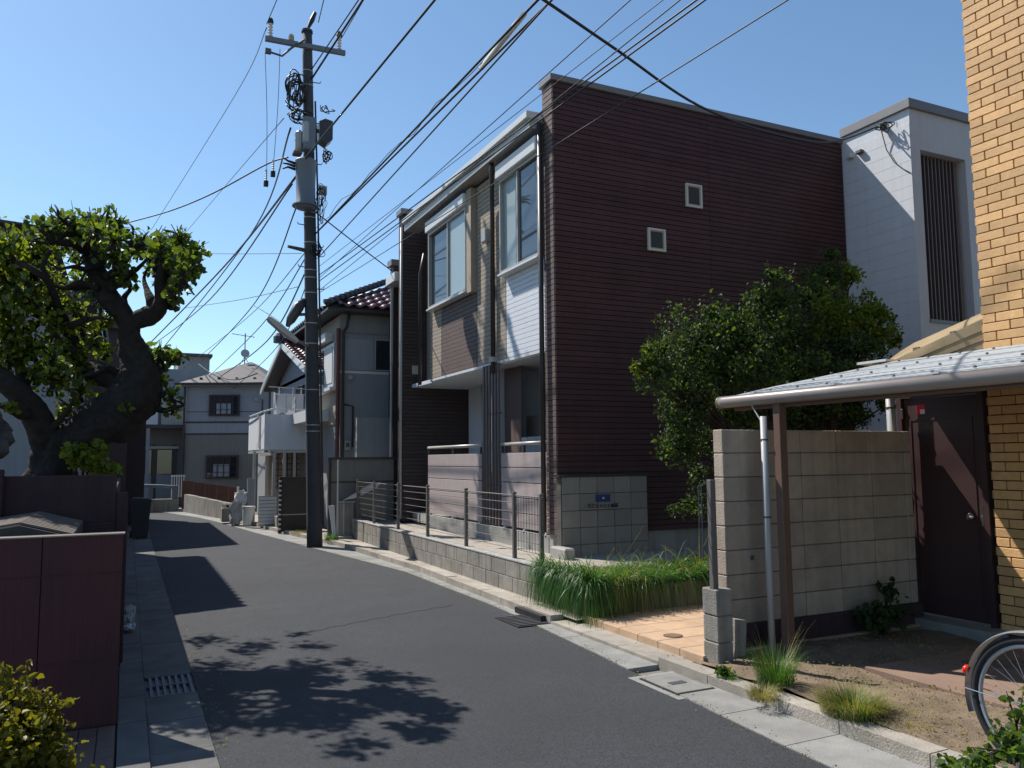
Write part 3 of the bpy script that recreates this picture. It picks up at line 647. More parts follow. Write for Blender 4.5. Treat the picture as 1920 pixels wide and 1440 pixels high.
dpp = thing('downpipe', (6.6, 5.5, 0), 'pale grey rainwater downpipe between the block wall and maroon door', 'downpipe')
build('pipe', MB().tube([(6.70, 5.43, 2.50), (6.70, 5.43, .1)], .042, 12), 'pipe_l', dpp, smooth=True)
for zz in (2.1, 1.2, .45): build('collar', MB().lathe((6.70, 5.43, zz), [(.047, 0), (.047, .02)], 12), 'iron', dpp)
# yellowed corrugated lean-to behind
yr = thing('lean_to_roof', (7.3, 5.4, 2.6), 'yellowed corrugated plastic lean-to roof between carport and brick wall', 'roof')
sh = MB(); n1 = 90
for i in range(n1+1):
    t = i/n1; yv = 6.0-1.42*t
    for j in range(6):
        x = 6.95+j*.22; sh.v.append((x, yv, 2.46+.36*t+.105*j-.0+.014*math.sin(j*2.2+0.0)+.012*math.sin(x*2*math.pi/.076)))
for i in range(n1):
    for j in range(5): a = i*6+j; sh.f.append((a, a+6, a+7, a+1))
build('sheet', sh, 'yellow', yr, smooth=False)
for k, (xx, dz) in enumerate(((6.93, -.10), (7.35, .12), (7.8, .33))): build('purlin', MB().prism([(xx, 6.0, 2.47+dz), (xx, 4.57, 2.83+dz), (xx, 4.57, 2.89+dz), (xx, 6.0, 2.52+dz)], (.05, 0, 0)), 'yellow', yr)
for k in range(3): build('bracket', bx(6.92, 6.94, 5.65-k*.4, 5.72-k*.4, 2.52+k*.1, 2.60+k*.1), 'wood', yr)
for k in range(3):
    z0 = 2.34+.085*k; build('side_board', MB().prism([(6.90-.012*k, 5.75-.1*k, z0), (6.90-.012*k, 4.57, z0+.10+.15), (6.90-.012*k, 4.57, z0+.20+.15), (6.90-.012*k, 5.75-.1*k, z0+.075)], (.012, 0, 0)), 'yellow' if k != 1 else 'wood_t', yr)
build('flashing', bx(6.9, 7.3, 5.62, 5.98, 2.60, 2.625), 'alu_w', yr)

# ---------------------------------------------------------------- roof helper: tiles laid one by one over a slope
def tile_mesh(nm, wd, ln, m):
    mb = MB(); n = 6
    for j in (0, 1):
        for i in range(n+1):
            t = i/n; mb.v.append((wd*(t-.5), ln*(j-.5), .035*math.sin(t*2*math.pi)+(.03 if j == 0 else 0)))
    for i in range(n): mb.f.append((i, i+1, n+2+i, n+1+i))
    k = len(mb.v)
    for i in range(n+1): t = i/n; mb.v.append((wd*(t-.5), -ln*.5, .035*math.sin(t*2*math.pi)))
    for i in range(n): mb.f.append((k+i, k+i+1, i+1, i))
    return mesh_of(nm, mb, m, True)
def tiled_slope(parent, o, ax, ay, nu, nv, me, wd, ln, trim=None):
    # o: lower left corner; ax: unit along eave; ay: unit up the slope
    ax, ay = Vector(ax).normalized(), Vector(ay).normalized(); az = ax.cross(ay)
    R = Matrix((ax, ay, az)).transposed().to_euler()
    for j in range(nv):
        for i in range(nu):
            u_, v_ = (i+.5)*wd, (j+.5)*ln
            if trim and not trim(u_, v_): continue
            inst('roof_tile', me, parent, Vector(o)+ax*u_+ay*v_, rot=R)

# ---------------------------------------------------------------- grey house with tiled hip roof (behind the pole)
hm = thing('grey_house', (6.5, 20.5, 0), 'grey two storey house with glazed hip roof tiles right of the utility pole', 'house')
build('wall', bx(4.43, 10, 18.5, 24, 0, 5.1), 'grey_wall2', hm)
build('lower_band', bx(4.425, 7.5, 18.492, 18.5, 3.68, 3.74), 'alu_w', hm)
build('upper_band', bx(4.425, 7.5, 18.488, 18.5, 4.62, 4.66), 'capm', hm)
build('panel', bx(4.45, 5.21, 18.48, 18.5, 3.76, 4.5), 'grey_wall', hm)
wn_ = build('window', bx(5.24, 6.4, 18.47, 18.5, 3.76, 4.52), 'frame_l', hm); build('pane', bx(5.27, 6.37, 18.462, 18.47, 3.79, 4.49), 'glass_d', wn_)
build('front_facade', bx(4.40, 4.43, 18.5, 24, 2.5, 5.05), 'beige', hm)
fw = build('window', bx(4.36, 4.40, 18.9, 20.9, 3.4, 4.45), 'alu_w', hm); build('pane', bx(4.345, 4.36, 19.0, 19.85, 3.5, 4.38), 'curtain', fw); build('pane', bx(4.345, 4.36, 19.9, 20.8, 3.5, 4.38), 'glass', fw)
build('shutter_box', bx(4.22, 4.40, 19.2, 21.0, 4.52, 4.72), 'alu_w', hm); build('sill_box', bx(4.25, 4.40, 18.8, 21.0, 3.3, 3.38), 'alu_w', hm)
build('downpipe', MB().tube([(4.36, 18.44, 4.72), (4.36, 18.44, .1)], .05, 8), 'brownpipe', hm); build('downpipe', MB().tube([(4.62, 18.42, 5.1), (4.55, 18.42, 4.75), (4.48, 18.42, 4.65), (4.48, 18.42, 1.7)], .03, 8), 'pipe_d', hm)
build('light', bx(4.60, 4.70, 18.40, 18.5, 3.52, 3.62, c=.01), 'pipe_l', hm)
build('meter_box', bx(4.53, 4.67, 18.42, 18.5, 1.88, 2.1, c=.005), 'frame_l', hm); build('meter_face', bx(4.56, 4.64, 18.41, 18.42, 1.95, 2.05), 'iron', hm)
for x0 in (4.77, 5.23):
    f = MB().box(x0, x0+.025, 18.47, 18.5, 1.7, 2.15).box(x0+.19, x0+.215, 18.47, 18.5, 1.7, 2.15).box(x0+.025, x0+.19, 18.47, 18.5, 2.125, 2.15)
    build('vent_frame', f, 'alu_w', hm)
build('meter_pipe', MB().tube([(4.72, 18.44, 1.95), (4.72, 18.44, 2.9), (4.5, 18.44, 2.95)], .02, 6), 'cable', hm)
build('balcony_ledge', bx(3.9, 4.7, 19.5, 22, 2.60, 2.88), 'alu_w', hm)
build('eave', bx(4.02, 10.4, 18.05, 24.4, 5.08, 5.16), 'frame_d', hm)
kt = tile_mesh('roof_tile', .27, .30, 'kawara'); ktd = tile_mesh('roof_tile', .27, .30, 'kawara_d')
sl = Vector((0, 1, .5)).normalized()
build('roof_deck', MB().add([(4.0, 18.0, 5.15), (10.4, 18.0, 5.15), (10.4, 24.4, 5.15), (4.0, 24.4, 5.15), (6.2, 20.3, 6.28), (8.2, 20.3, 6.28), (8.2, 22.2, 6.28), (6.2, 22.2, 6.28)],
      [(0, 1, 5, 4), (1, 2, 6, 5), (2, 3, 7, 6), (3, 0, 4, 7), (4, 5, 6, 7)]), 'kawara_d', hm)
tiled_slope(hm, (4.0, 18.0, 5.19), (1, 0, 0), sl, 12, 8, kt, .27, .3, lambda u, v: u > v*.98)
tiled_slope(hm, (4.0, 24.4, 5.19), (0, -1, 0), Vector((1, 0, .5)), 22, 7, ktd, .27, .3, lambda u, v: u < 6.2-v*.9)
build('hip_ridge', MB().tube([(3.98, 17.98, 5.22), (6.2, 20.3, 6.42), (8.2, 20.3, 6.42)], .08, 8), 'kawara_d', hm)
for i in range(14): build('ridge_cap', MB().lathe((4.0+i*.16, 18.0+i*.165, 5.25+i*.086), [(.10, -.04), (.10, .04)], 8), 'kawara_d', hm)
# low gate wall, leaning sheet in front of the grey house
gw = thing('gate_wall', (4.4, 16.5, 0), 'dark panelled garage gate below the grey house wall beside the pole', 'gate')
build('panel', bx(3.80, 5.15, 16.62, 16.68, .1, 1.66), 'warm_wall', gw); build('top_rail', bx(3.74, 5.2, 16.58, 16.70, 1.66, 1.71), 'frame_d', gw)
build('post', bx(3.75, 3.80, 16.55, 16.65, .05, 1.66), 'pipe_d', gw); build('mid_rail', bx(3.80, 5.15, 16.60, 16.62, 1.18, 1.21), 'frame_d', gw)
build('side_wall', bx(4.6, 9, 17.6, 17.7, 0, 2.6), 'grey_wall2', gw)
ps = thing('wall_stub', (4.08, 16.45, 0), 'narrow pale block stub between the dark gate and mesh fence', 'wall')
build('block', bx(3.93, 4.24, 16.40, 16.52, .05, .78, c=.01), 'block_grey', ps); build('cap', bx(3.91, 4.26, 16.38, 16.54, .78, .81), 'white_conc', ps)
lb = thing('leaning_board', (4.3, 16.2, .4), 'white translucent sheet sloping behind the far end of the mesh fence', 'board')
build('sheet', MB().prism([(4.0, 16.36, .83), (4.62, 16.36, 1.17), (4.80, 16.36, 1.18), (4.72, 16.36, 1.08), (4.3, 16.36, .88)], (0, .03, 0)), 'alu_w', lb)
build('strut', bx(4.33, 4.36, 16.34, 16.36, .7, 1.18), 'frame_d', lb)
chn = thing('hanging_chain', (4.1, 16.35, .1), 'pale chain of links hanging down before the block stub', 'chain')
for i in range(12): build('link', MB().tube([(4.02+.012*math.cos(a), 16.36+.006*math.sin(a*2), .80-i*.058+.024*math.sin(a)) for a in np.linspace(0, 6.28, 9)], .006, 5, cap=False), 'porcelain', chn)
stp = build('door_step', bx(3.62, 4.15, 16.15, 16.38, .0, .12, c=.01), 'kerb', kind='structure')
lp2 = thing('leaning_sheet', (3.66, 16.2, 0), 'tall narrow blue white panel leaning just right of the utility pole', 'panel')
build('sheet', MB().prism([(3.63, 16.0, .75), (3.74, 16.0, .76), (3.80, 16.05, .05), (3.75, 16.05, .05)], (0, .02, 0)), 'whitewall', lp2); build('frame', bx(3.80, 3.83, 16.0, 16.03, .05, 1.66), 'pipe_l', lp2)
# ---------------------------------------------------------------- house with gable and balcony
gh = thing('gabled_house', (6, 23, 0), 'small white house with tiled gable roof and balcony over its carport', 'house')
build('wall', bx(4.3, 9, 21.6, 27.2, 0, 4.0), 'grey_wall', gh)
build('lower_room', bx(3.75, 4.3, 22.6, 26.5, 0, 2.0), 'grey_wall2', gh)
ya, yb_, yc, ze, za = 19.9, 23.3, 26.9, 3.95, 5.0
build('gable_wall', MB().prism([(4.3, 21.0, 3.9), (4.3, 26.2, 3.9), (4.3, yc-1.2, 4.2), (4.3, yb_, za-.12), (4.3, ya+1.2, 4.2)], (.1, 0, 0)), 'grey_wall', gh)
build('near_wall', bx(4.3, 9, 20.9, 21.6, 0, 4.05), 'whitewall', gh)
build('roof_deck', MB().prism([(3.9, ya, ze), (3.9, yb_, za), (3.9, yc, ze), (3.9, yc, ze-.06), (3.9, yb_, za-.1), (3.9, ya, ze-.06)], (6, 0, 0)), 'kawara_d', gh)
build('bargeboard', MB().prism([(3.84, ya-.1, ze-.16), (3.84, yb_, za-.12), (3.84, yb_, za+.02), (3.84, ya-.1, ze+.0)], (.05, 0, 0)), 'alu_w', gh)
build('bargeboard', MB().prism([(3.84, yc+.1, ze-.16), (3.84, yb_, za-.12), (3.84, yb_, za+.02), (3.84, yc+.1, ze+.0)], (.05, 0, 0)), 'alu_w', gh)
sv = Vector((0, yb_-ya, za-ze)); tiled_slope(gh, (3.9, ya, ze+.04), (1, 0, 0), sv, 10, 11, kt, .27, .32)
build('ridge', MB().tube([(3.82, yb_, za+.07), (8, yb_, za+.07)], .11, 8), 'kawara_d', gh); build('ridge_end', MB().lathe((3.8, yb_, za+.1), [(.15, -.1), (.15, .08), (.07, .18)], 8), 'kawara_d', gh)
bl = build('balcony_wall', MB().box(3.2, 4.32, 21.58, 21.68, 1.93, 2.86).box(3.2, 3.3, 21.68, 24.6, 1.93, 2.86), 'whitewall', gh)
build('balcony_floor', bx(3.2, 4.32, 21.6, 24.6, 1.86, 1.95), 'grey_wall2', gh)
build('handrail', MB().tube([(3.22, 24.5, 2.95), (3.22, 21.9, 2.95), (3.40, 21.62, 3.0), (4.3, 21.62, 3.0)], .025, 8), 'alu_w', gh)
for yy in (21.8, 23.0, 24.3): build('rail_post', bx(3.21, 3.24, yy, yy+.03, 2.86, 2.95), 'alu_w', gh)
build('side_panel', bx(3.185, 3.2, 22.2, 22.5, 2.0, 2.84), 'frame_l', gh)
build('balcony_door', bx(4.24, 4.3, 22.0, 23.0, 2.0, 3.7), 'glass_d', gh)
for (x, y) in ((3.22, 20.3), (3.42, 20.05), (3.25, 21.6), (3.95, 21.6), (2.98, 21.9)): build('carport_post', bx(x, x+.07, y, y+.07, 0, 1.9), 'frame_l', gh)
build('carport_beam', bx(3.1, 4.3, 20.1, 20.2, 1.84, 1.92), 'frame_l', gh); build('carport_beam', bx(3.15, 3.22, 20.1, 22, 1.78, 1.86), 'frame_l', gh)
build('lattice_window', MB().box(3.5, 3.52, 21.9, 21.92, 1.0, 1.8), 'frame_d', gh)
for i in range(6): build('lattice_bar', bx(3.50+i*.12, 3.53+i*.12, 22.0, 22.02, .9, 1.85), 'frame_d', gh)
for i in range(6): build('lattice_rail', bx(3.48, 4.2, 21.98, 22.0, .95+i*.15, .975+i*.15), 'frame_d', gh)
build('carport_back', bx(3.45, 4.3, 22.5, 22.55, 0, 1.9), 'beige', gh)
wg = thing('slatted_gate', (3.1, 20.3, 0), 'low pale louvred gate panel under the balcony by the kerb', 'gate')
build('frame', bx(2.90, 3.33, 20.26, 20.30, .08, .80), 'frame_l', wg)
for i in range(8): build('slat', bx(2.91, 3.32, 20.235, 20.26, .12+i*.083, .12+i*.083+.068, c=.003), 'alu_w', wg)
sw_ = build('gate_plinth', bx(3.22, 3.5, 19.55, 20.0, 0, .34, c=.01), 'block_grey', base=(3.3, 19.7, 0), label='low concrete plinth block beside the black gate panel at the kerb', cat='plinth')
bg_ = thing('black_gate', (3.45, 18.8, 0), 'black metal gate panel with studded white edge left of the pole', 'gate')
build('panel', bx(3.2, 3.78, 18.75, 18.79, .05, 1.28), 'pipe_d', bg_); build('edge_strip', bx(3.12, 3.19, 18.7, 18.82, .02, 1.28), 'dark', bg_)
for i in range(11): build('stud', bx(3.115, 3.17, 18.675, 18.70, .10+i*.107, .14+i*.107, c=.006), 'porcelain', bg_)
build('rail', bx(3.2, 3.78, 18.735, 18.75, .42, .44), 'frame_l', bg_)
# laundry on the balcony
ld = thing('laundry_rack', (3.9, 21.9, 2.9), 'balcony laundry rack with pole brackets beneath the tiled gable', 'laundry rack')
build('pole', MB().tube([(3.35, 22.0, 3.62), (4.3, 21.95, 3.58)], .015, 6), 'frame_l', ld)
for x in (3.62, 3.98, 4.2): build('upright', MB().tube([(x, 21.95, 2.9), (x, 21.95, 3.62)], .018, 6), 'alu_w', ld)
build('top_rail', MB().tube([(3.5, 21.9, 3.42), (4.28, 21.9, 3.42)], .014, 6), 'alu_w', ld)
for i, (x, ww, h_) in enumerate(((3.56, .22, .5), (3.80, .16, .42), (4.05, .2, .66))):
    cl = MB(); nxx, nzz = 6, 8
    for a in range(nxx+1):
        for b in range(nzz+1): cl.v.append((x+ww*a/nxx, 21.88+.03*math.sin(a*1.7+b*.4+i)*(b/nzz), 3.41-h_*b/nzz-.02*math.sin(a*1.3)))
    for a in range(nxx):
        for b in range(nzz): k = a*(nzz+1)+b; cl.f.append((k, k+1, k+nzz+2, k+nzz+1))
    build('laundry', cl, 'cloth', base=(x, 21.88, 3.4), label=['white sheet hung leftmost on the balcony laundry rack', 'narrow pale towel in the middle of the balcony rack', 'long white shirt like cloth hung nearest the pole'][i], cat='laundry', group='washing on the balcony', smooth=True)

# ---------------------------------------------------------------- grey hip-roofed house at the bend, turned to face the camera
def turned(name, c, ang, label, cat):
    o = thing(name, c, label, cat); return o, Matrix.Rotation(ang, 3, 'Z'), Vector(c)
HO, HR, HC = turned('bend_house', (3.3, 31.0, 0), -YAW+.06, 'plain grey two storey house with dark grilled windows at the bend', 'house')
def hb(name, m, x0, x1, y0, y1, z0, z1, parent=None, c=0.0):
    mb = MB().box(x0, x1, y0, y1, z0, z1, c=c); mb.v = [tuple(HC+HR @ Vector(p)) for p in mb.v]; return build(name, mb, m, parent or HO)
hw = 1.52
hb('wall', 'grey_wall', -hw, hw, 0, 6, 0, 4.5); hb('lower_wall', 'warm_wall', -hw-.005, hw+.005, -.012, .5, 0, 2.62)
for zz in (2.62, 3.05): hb('band', 'frame_d', -hw-.02, hw+.02, -.03, 0, zz, zz+.05)
hb('band', 'slate', -hw-.01, hw+.01, -.01, 0, 3.45, 3.47)
for (x0, x1, z0, z1) in ((-.68, .42, 3.30, 4.08), (-.74, .42, 1.02, 1.86)):
    w_ = hb('window', 'frame_d', x0, x1, -.10, -.012, z0, z1); hb('pane', 'glass_d', x0+.06, x1-.06, -.105, -.10, z0+.06, z1-.06, w_)
    hb('curtain', 'grey_wall', x0+.28, x1-.3, -.11, -.105, z0+.08, z1-.32, w_)
    for i in range(4): hb('grille_bar', 'frame_d', x0+.2+i*.22, x0+.225+i*.22, -.14, -.11, z0+.03, z1-.03, w_)
    for i in range(2): hb('grille_rail', 'frame_d', x0+.05, x1-.05, -.135, -.115, z0+.22+i*.24, z0+.235+i*.24, w_)
rf = MB().add([(-hw-.25, -.35, 4.48), (hw+.25, -.35, 4.52), (hw+.25, 6.3, 4.52), (-hw-.25, 6.3, 4.48), (.1, 2.6, 5.62), (.1, 3.6, 5.62)], [(0, 1, 4), (1, 2, 5, 4), (2, 3, 5), (3, 0, 4, 5)])
rf.v = [tuple(HC+HR @ Vector(p)) for p in rf.v]; build('roof', rf, 'slate', HO)
hb('gutter', 'frame_d', -hw-.3, hw+.3, -.42, -.35, 4.42, 4.50)
for i in range(4): hb('snow_guard', 'frame_d', -1.1+i*.65, -1.02+i*.65, .1, .18, 4.66, 4.74)
hb('downpipe', 'frame_d', -hw-.07, -hw-.01, -.1, -.02, 0, 4.45)
ta = thing('tv_antenna', tuple(HC+HR @ Vector((.1, 2.8, 5.6))), 'tv aerial with round dish on the grey hip roof', 'antenna')
q = HC+HR @ Vector((-.1, 2.4, 5.5))
build('mast', MB().tube([q, q+Vector((0, 0, 1.25))], .02, 5), 'cable', ta)
for dx in (-.2, .2): build('stay', MB().tube([q+Vector((dx, 0, -.05)), q+Vector((0, 0, .3))], .015, 4), 'cable', ta)
build('dish', MB().lathe(q+Vector((0, -.05, .42)), [(.02, -.02), (.16, .03), (.17, .05)], 14, axis=Matrix.Rotation(math.pi/2.2, 3, 'X')), 'frame_l', ta)
build('boom', MB().tube([q+Vector((-.5, .1, 1.22)), q+Vector((.35, -.1, 1.1))], .014, 4), 'cable', ta)
for i in range(6): build('element', MB().tube([q+Vector((-.45+i*.15, -.15, 1.2-i*.02)), q+Vector((-.4+i*.15, .2, 1.2-i*.02))], .008, 4), 'cable', ta)
hb('meter_box', 'frame_l', 1.15, 1.32, -.12, -.012, 1.5, 1.75); hb('conduit', 'frame_d', 1.22, 1.25, -.05, -.012, 1.75, 3.9); hb('vent_cap', 'frame_l', .95, 1.07, -.1, -.012, 3.85, 3.97); hb('vent_cap', 'frame_l', .95, 1.07, -.1, -.012, 2.2, 2.32)
hb('eaves_soffit', 'grey_wall2', -hw-.24, hw+.24, -.33, 0, 4.38, 4.44); hb('corner_trim', 'slate', hw-.06, hw+.02, -.03, .0, 0, 4.45)
rs = thing('rust_fence', (2.9, 28.6, 0), 'dark rust brown sheet fence below the grey house at the bend', 'fence')
pa, pb2 = aty(342, 903, 29), aty(475, 912, 27)
for i in range(6):
    a = Vector((pa.x, pa.y, 0)).lerp(Vector((pb2.x, pb2.y, 0)), i/6); b = Vector((pa.x, pa.y, 0)).lerp(Vector((pb2.x, pb2.y, 0)), (i+.97)/6)
    build('sheet', MB().prism([(a.x, a.y, 0), (b.x, b.y, 0), (b.x, b.y, .98-.05*i), (a.x, a.y, 1.02-.05*i)], (0, .04, 0)), 'rust', rs)
build('white_pipe', MB().tube([(3.25, 27.2, .5), (3.25, 27.2, .83)], .035, 6), 'alu_w', rs)
cw = thing('retaining_wall', (2.0, 26.6, 0), 'low board marked concrete wall at the bend before the rust fence', 'wall')
a0, a1 = Vector((1.72, 28.4, 0)), Vector((2.62, 23.7, 0))
for i in range(4):
    a = a0.lerp(a1, i/4); b = a0.lerp(a1, (i+.985)/4)
    build('panel', MB().prism([(a.x, a.y, 0), (b.x, b.y, 0), (b.x, b.y, .56-.03*i), (a.x, a.y, .58-.03*i)], (.14, .03, 0)), 'block_grey', cw)
rw = thing('rail_plinth', (.8, 29.3, 0), 'pale concrete plinth carrying the grey guard rail at the far bend', 'wall')
build('plinth', bx(-1.2, 1.60, 29.0, 29.25, 0, .42, c=.01), 'block_grey', rw)
gg = thing('guard_rail', (.8, 29.1, .42), 'grey tubular guard rail on the pale plinth where the road turns', 'guard rail')
build('rail', MB().tube([(-1.4, 29.12, .97), (1.1, 29.12, .84), (1.5, 29.12, .80)], .055, 8), 'trafo', gg)
build('post', bx(1.38, 1.56, 29.04, 29.2, .42, .86, c=.01), 'trafo', gg)
for x in (-.3, .35, .75): build('post', bx(x, x+.05, 29.1, 29.15, .42, .88), 'trafo', gg)
# far left apartments
fa = thing('far_apartment', (.9, 34, 0), 'pale two storey flats with outside balconies behind the guard rail', 'building')
build('wall', bx(-6, 2.05, 34.2, 40, 0, 5.3), 'grey_wall', fa); build('roof', bx(-6.2, 1.3, 33.6, 40, 5.3, 5.45), 'slate', fa)
build('upper_block', bx(1.9, 3.2, 38, 42, 4, 6.3), 'grey_wall2', fa); build('roof_slab', bx(1.8, 3.3, 37.8, 42, 6.3, 6.42), 'slate', fa)
build('gallery_floor', bx(-6, 2.05, 33.0, 34.2, 2.9, 3.05), 'frame_d', fa); build('lower_shade', bx(-6, 2.1, 33.7, 34.2, 0, 2.9), 'warm_wall', fa)
for i in range(5):
    build('balcony_panel', bx(.45-.62*i, .45+.55-.62*i, 33.0, 33.05, 3.05, 4.1), 'whitewall', fa)
build('balcony_grille_back', bx(1.12, 2.02, 33.1, 33.12, 3.05, 4.1), 'curtain', fa)
for i in range(8): build('balcony_bar', bx(1.12+i*.115, 1.15+i*.115, 33.0, 33.03, 3.05, 4.1), 'frame_l', fa)
for i in range(3): build('column', bx(.62-i*1.2, .74-i*1.2, 33.0, 33.1, 0, 2.9), 'grey_wall', fa)
for i in range(3):
    w_ = build('window', bx(.2-.9*i, .9-.9*i, 34.12, 34.2, 3.3, 4.7), 'frame_l', fa); build('pane', bx(.25-.9*i, .85-.9*i, 34.1, 34.12, 3.35, 4.65), 'glass_d', w_)
for i in range(4):
    x0 = 1.02-.72*i
    build('door_post', bx(x0+.56, x0+.68, 33.62, 33.70, 0, 2.3), 'frame_d', fa)
    d_ = build('sliding_door', bx(x0, x0+.55, 33.64, 33.70, .1, 1.15), 'grey_wall', fa); build('pane', bx(x0+.02, x0+.53, 33.64, 33.68, 1.17, 2.1), 'glass_d', d_)
build('lintel', bx(-2.5, 1.8, 33.60, 33.70, 2.14, 2.24), 'frame_l', fa)
pf = thing('picket_fence', (1.5, 30, 0), 'short white barred gate beside the rust brown fence at the bend', 'fence')
for i in range(6): build('bar', bx(1.38+i*.075, 1.41+i*.075, 29.6, 29.63, .45, 1.2), 'alu_w', pf)
build('rail', bx(1.36, 1.82, 29.63, 29.65, 1.14, 1.18), 'alu_w', pf)
# bins at the kerb below the balcony
wbn = thing('waste_bin', (2.75, 21.1, 0), 'white tapered plastic bin tilted on the kerb left of the louvred gate', 'bin')
c0 = Vector((2.72, 20.9, .07))
build('tub', MB().lathe(c0, [(.10, 0), (.15, .42), (.165, .43), (.165, .46)], 16, axis=Matrix.Rotation(.1, 3, 'Y')), 'whitebin', wbn, smooth=False)
build('rim_inside', MB().lathe(c0+Vector((.045, 0, .455)), [(.145, 0), (.14, .006)], 16), 'alu_w', wbn)
bgs = thing('refuse_bags', (2.6, 21.8, 0), 'heap of clear and white plastic bags behind the white bin', 'bags')
for i, (x, y, z, r, sz) in enumerate(((2.56, 21.75, .34, .15, 1.9), (2.68, 21.8, .70, .14, 1.2))):
    b = MB(); n1, n2 = 16, 22
    for a in range(n1+1):
        for k in range(n2):
            th, ph = math.pi*a/n1, 2*math.pi*k/n2; v_ = Vector((math.sin(th)*math.cos(ph), math.sin(th)*math.sin(ph), math.cos(th)))
            rr = r*(1+.5*noise.noise(v_*2.2+Vector((i, 3, 1)))+.25*noise.noise(v_*6)); q = Vector([math.copysign(abs(c_)**.6, c_) for c_ in v_])
            b.v.append((x+rr*q.x, y+rr*q.y, z+sz*rr*q.z))
    for a in range(n1):
        for k in range(n2): b.f.append((a*n2+k, (a+1)*n2+k, (a+1)*n2+(k+1) % n2, a*n2+(k+1) % n2))
    build('bag', b, 'pipe_l' if i == 0 else 'cloth', bgs)
psn = thing('utility_stub', (2.86, 21.9, 0), 'grey upright board behind the white bin and plastic bags', 'board')
build('board', bx(2.82, 3.0, 21.7, 21.76, 0, 1.2), 'grey_wall', psn); build('foot', bx(2.80, 3.02, 21.66, 21.8, 0, .05), 'block_grey', psn)
tb = thing('concrete_sink', (2.45, 22.6, 0), 'small pale concrete trough holding dark pots at the wall end', 'trough')
build('trough', bx(2.30, 2.62, 22.5, 22.85, .05, .42, c=.015), 'block_grey', tb)
for i, (x, z) in enumerate(((2.36, .5), (2.46, .47), (2.55, .52))): build('pot', MB().lathe((x, 22.65, .4), [(.035, 0), (.05, z-.4), (.05, z-.38)], 10), 'bin' if i % 2 else 'cloth', tb)

# ---------------------------------------------------------------- left side: walls, houses, bin
nw = thing('maroon_fence', (-2, 5.8, 0), 'dark maroon metal clad fence with thin pale top edge at near left', 'fence')
for i in range(10):
    build('cladding_sheet', bx(-.005-.45*i-.446, -.005-.45*i, 5.76, 5.79, .0, 1.19, c=.002), 'maroon', nw)
build('core', bx(-4.6, -.01, 5.79, 5.86, 0, 1.18), 'maroon_d', nw)
build('coping', bx(-4.6, .004, 5.752, 5.865, 1.19, 1.198), 'gutterpipe', nw)
for z in (.42, .95): build('seam', bx(-4.5, -.01, 5.755, 5.76, z, z+.006), 'maroon_d', nw)
w2 = thing('block_wall', (-2, 7.4, 0), 'dark shaded garden wall below the gnarled tree on the left', 'wall')
mw = {}
for r in range(3):
    for i in range(9):
        L_ = .9
        if 'w' not in mw: mw['w'] = mesh_of('panel', bx(-.448, .448, -.06, .06, -.234, .234, c=.005), 'maroon_d')
        if r == 2: continue
        inst('panel', mw['w'], w2, (-.07-.45-.9*i, 7.46, .25+.47*(r)+.2))
for i in range(9): build('top_panel', bx(-.07-.9*i-.897, -.07-.9*i, 7.40, 7.52, 1.16, 1.545, c=.006), 'maroon_d', w2)
build('mortar_core', bx(-8, -.075, 7.41, 7.51, 0, 1.50), 'mortar', w2)
w3 = thing('side_wall', (-.1, 10, 0), 'street side garden wall running edge on beneath the gnarled tree', 'wall')
for i in range(6): build('panel', bx(-.20, -.075, 7.53+i*.9, 7.53+i*.9+.895, 0, 1.42, c=.004), 'maroon_d', w3)
build('end_post', bx(-.072, .02, 7.40, 7.56, 0, 1.40, c=.012), 'maroon_d', w3)
sp = thing('stone_ornament', (-.98, 7.3, 1.56), 'dark lumpy garden stone on the wall pillar at far left', 'stone')
build('pillar', bx(-1.25, -.86, 7.34, 7.40, 0, 1.60, c=.01), 'maroon_d', sp)
b = MB(); n1, n2 = 12, 14
for a in range(n1+1):
    for k in range(n2):
        th, ph = math.pi*a/n1, 2*math.pi*k/n2; rr = .17*(1+.22*math.sin(ph*3+a*1.3)+.15*math.cos(a*2.3+ph*5))
        b.v.append((-1.02+rr*math.sin(th)*math.cos(ph), 7.46+rr*.7*math.sin(th)*math.sin(ph), 1.82+1.6*rr*math.cos(th)))
for a in range(n1):
    for k in range(n2): b.f.append((a*n2+k, (a+1)*n2+k, (a+1)*n2+(k+1) % n2, a*n2+(k+1) % n2))
build('rock', b, 'stone', sp, smooth=False)
# little slatted shed roof between the two walls
sr = thing('shed_roof', (-.7, 6.4, 1.2), 'low shed roof of weathered slats peeping over the maroon fence', 'roof')
for i in range(13):
    y_ = 6.0+i*.1
    build('slat', MB().prism([(-1.5, y_, 1.14), (-.60, y_, 1.275), (-.30, y_, 1.19), (-.30, y_, 1.175), (-.60, y_, 1.26), (-1.5, y_, 1.125)], (0, .062, 0)), 'wood', sr)
build('underlay', MB().prism([(-1.5, 5.96, 1.12), (-.60, 5.96, 1.255), (-.30, 5.96, 1.17), (-.30, 5.96, 1.10), (-1.5, 5.96, 1.06)], (0, 1.35, 0)), 'stone', sr)
build('shed_wall', bx(-1.6, -.35, 6.1, 7.2, 0, 1.14), 'maroon_d', sr)
# brown paving at the lower left
bp_ = bpy.data.objects.new('brown_paving', None); C.objects.link(bp_); bp_['kind'] = 'structure'; BASE[bp_.name] = Vector((0, 0, 0))
build('bed', bx(-1.5, -.01, 3.5, 5.74, -.05, .01), 'mortar', bp_); tme = mesh_of('paving_tile', bx(-.047, .047, -.097, .097, 0, .012, c=.002), 'darktile')
for i in range(12):
    for j in range(10): inst('paving_tile', tme, bp_, (-.06-.1*i, 5.62-.2*j, .01))
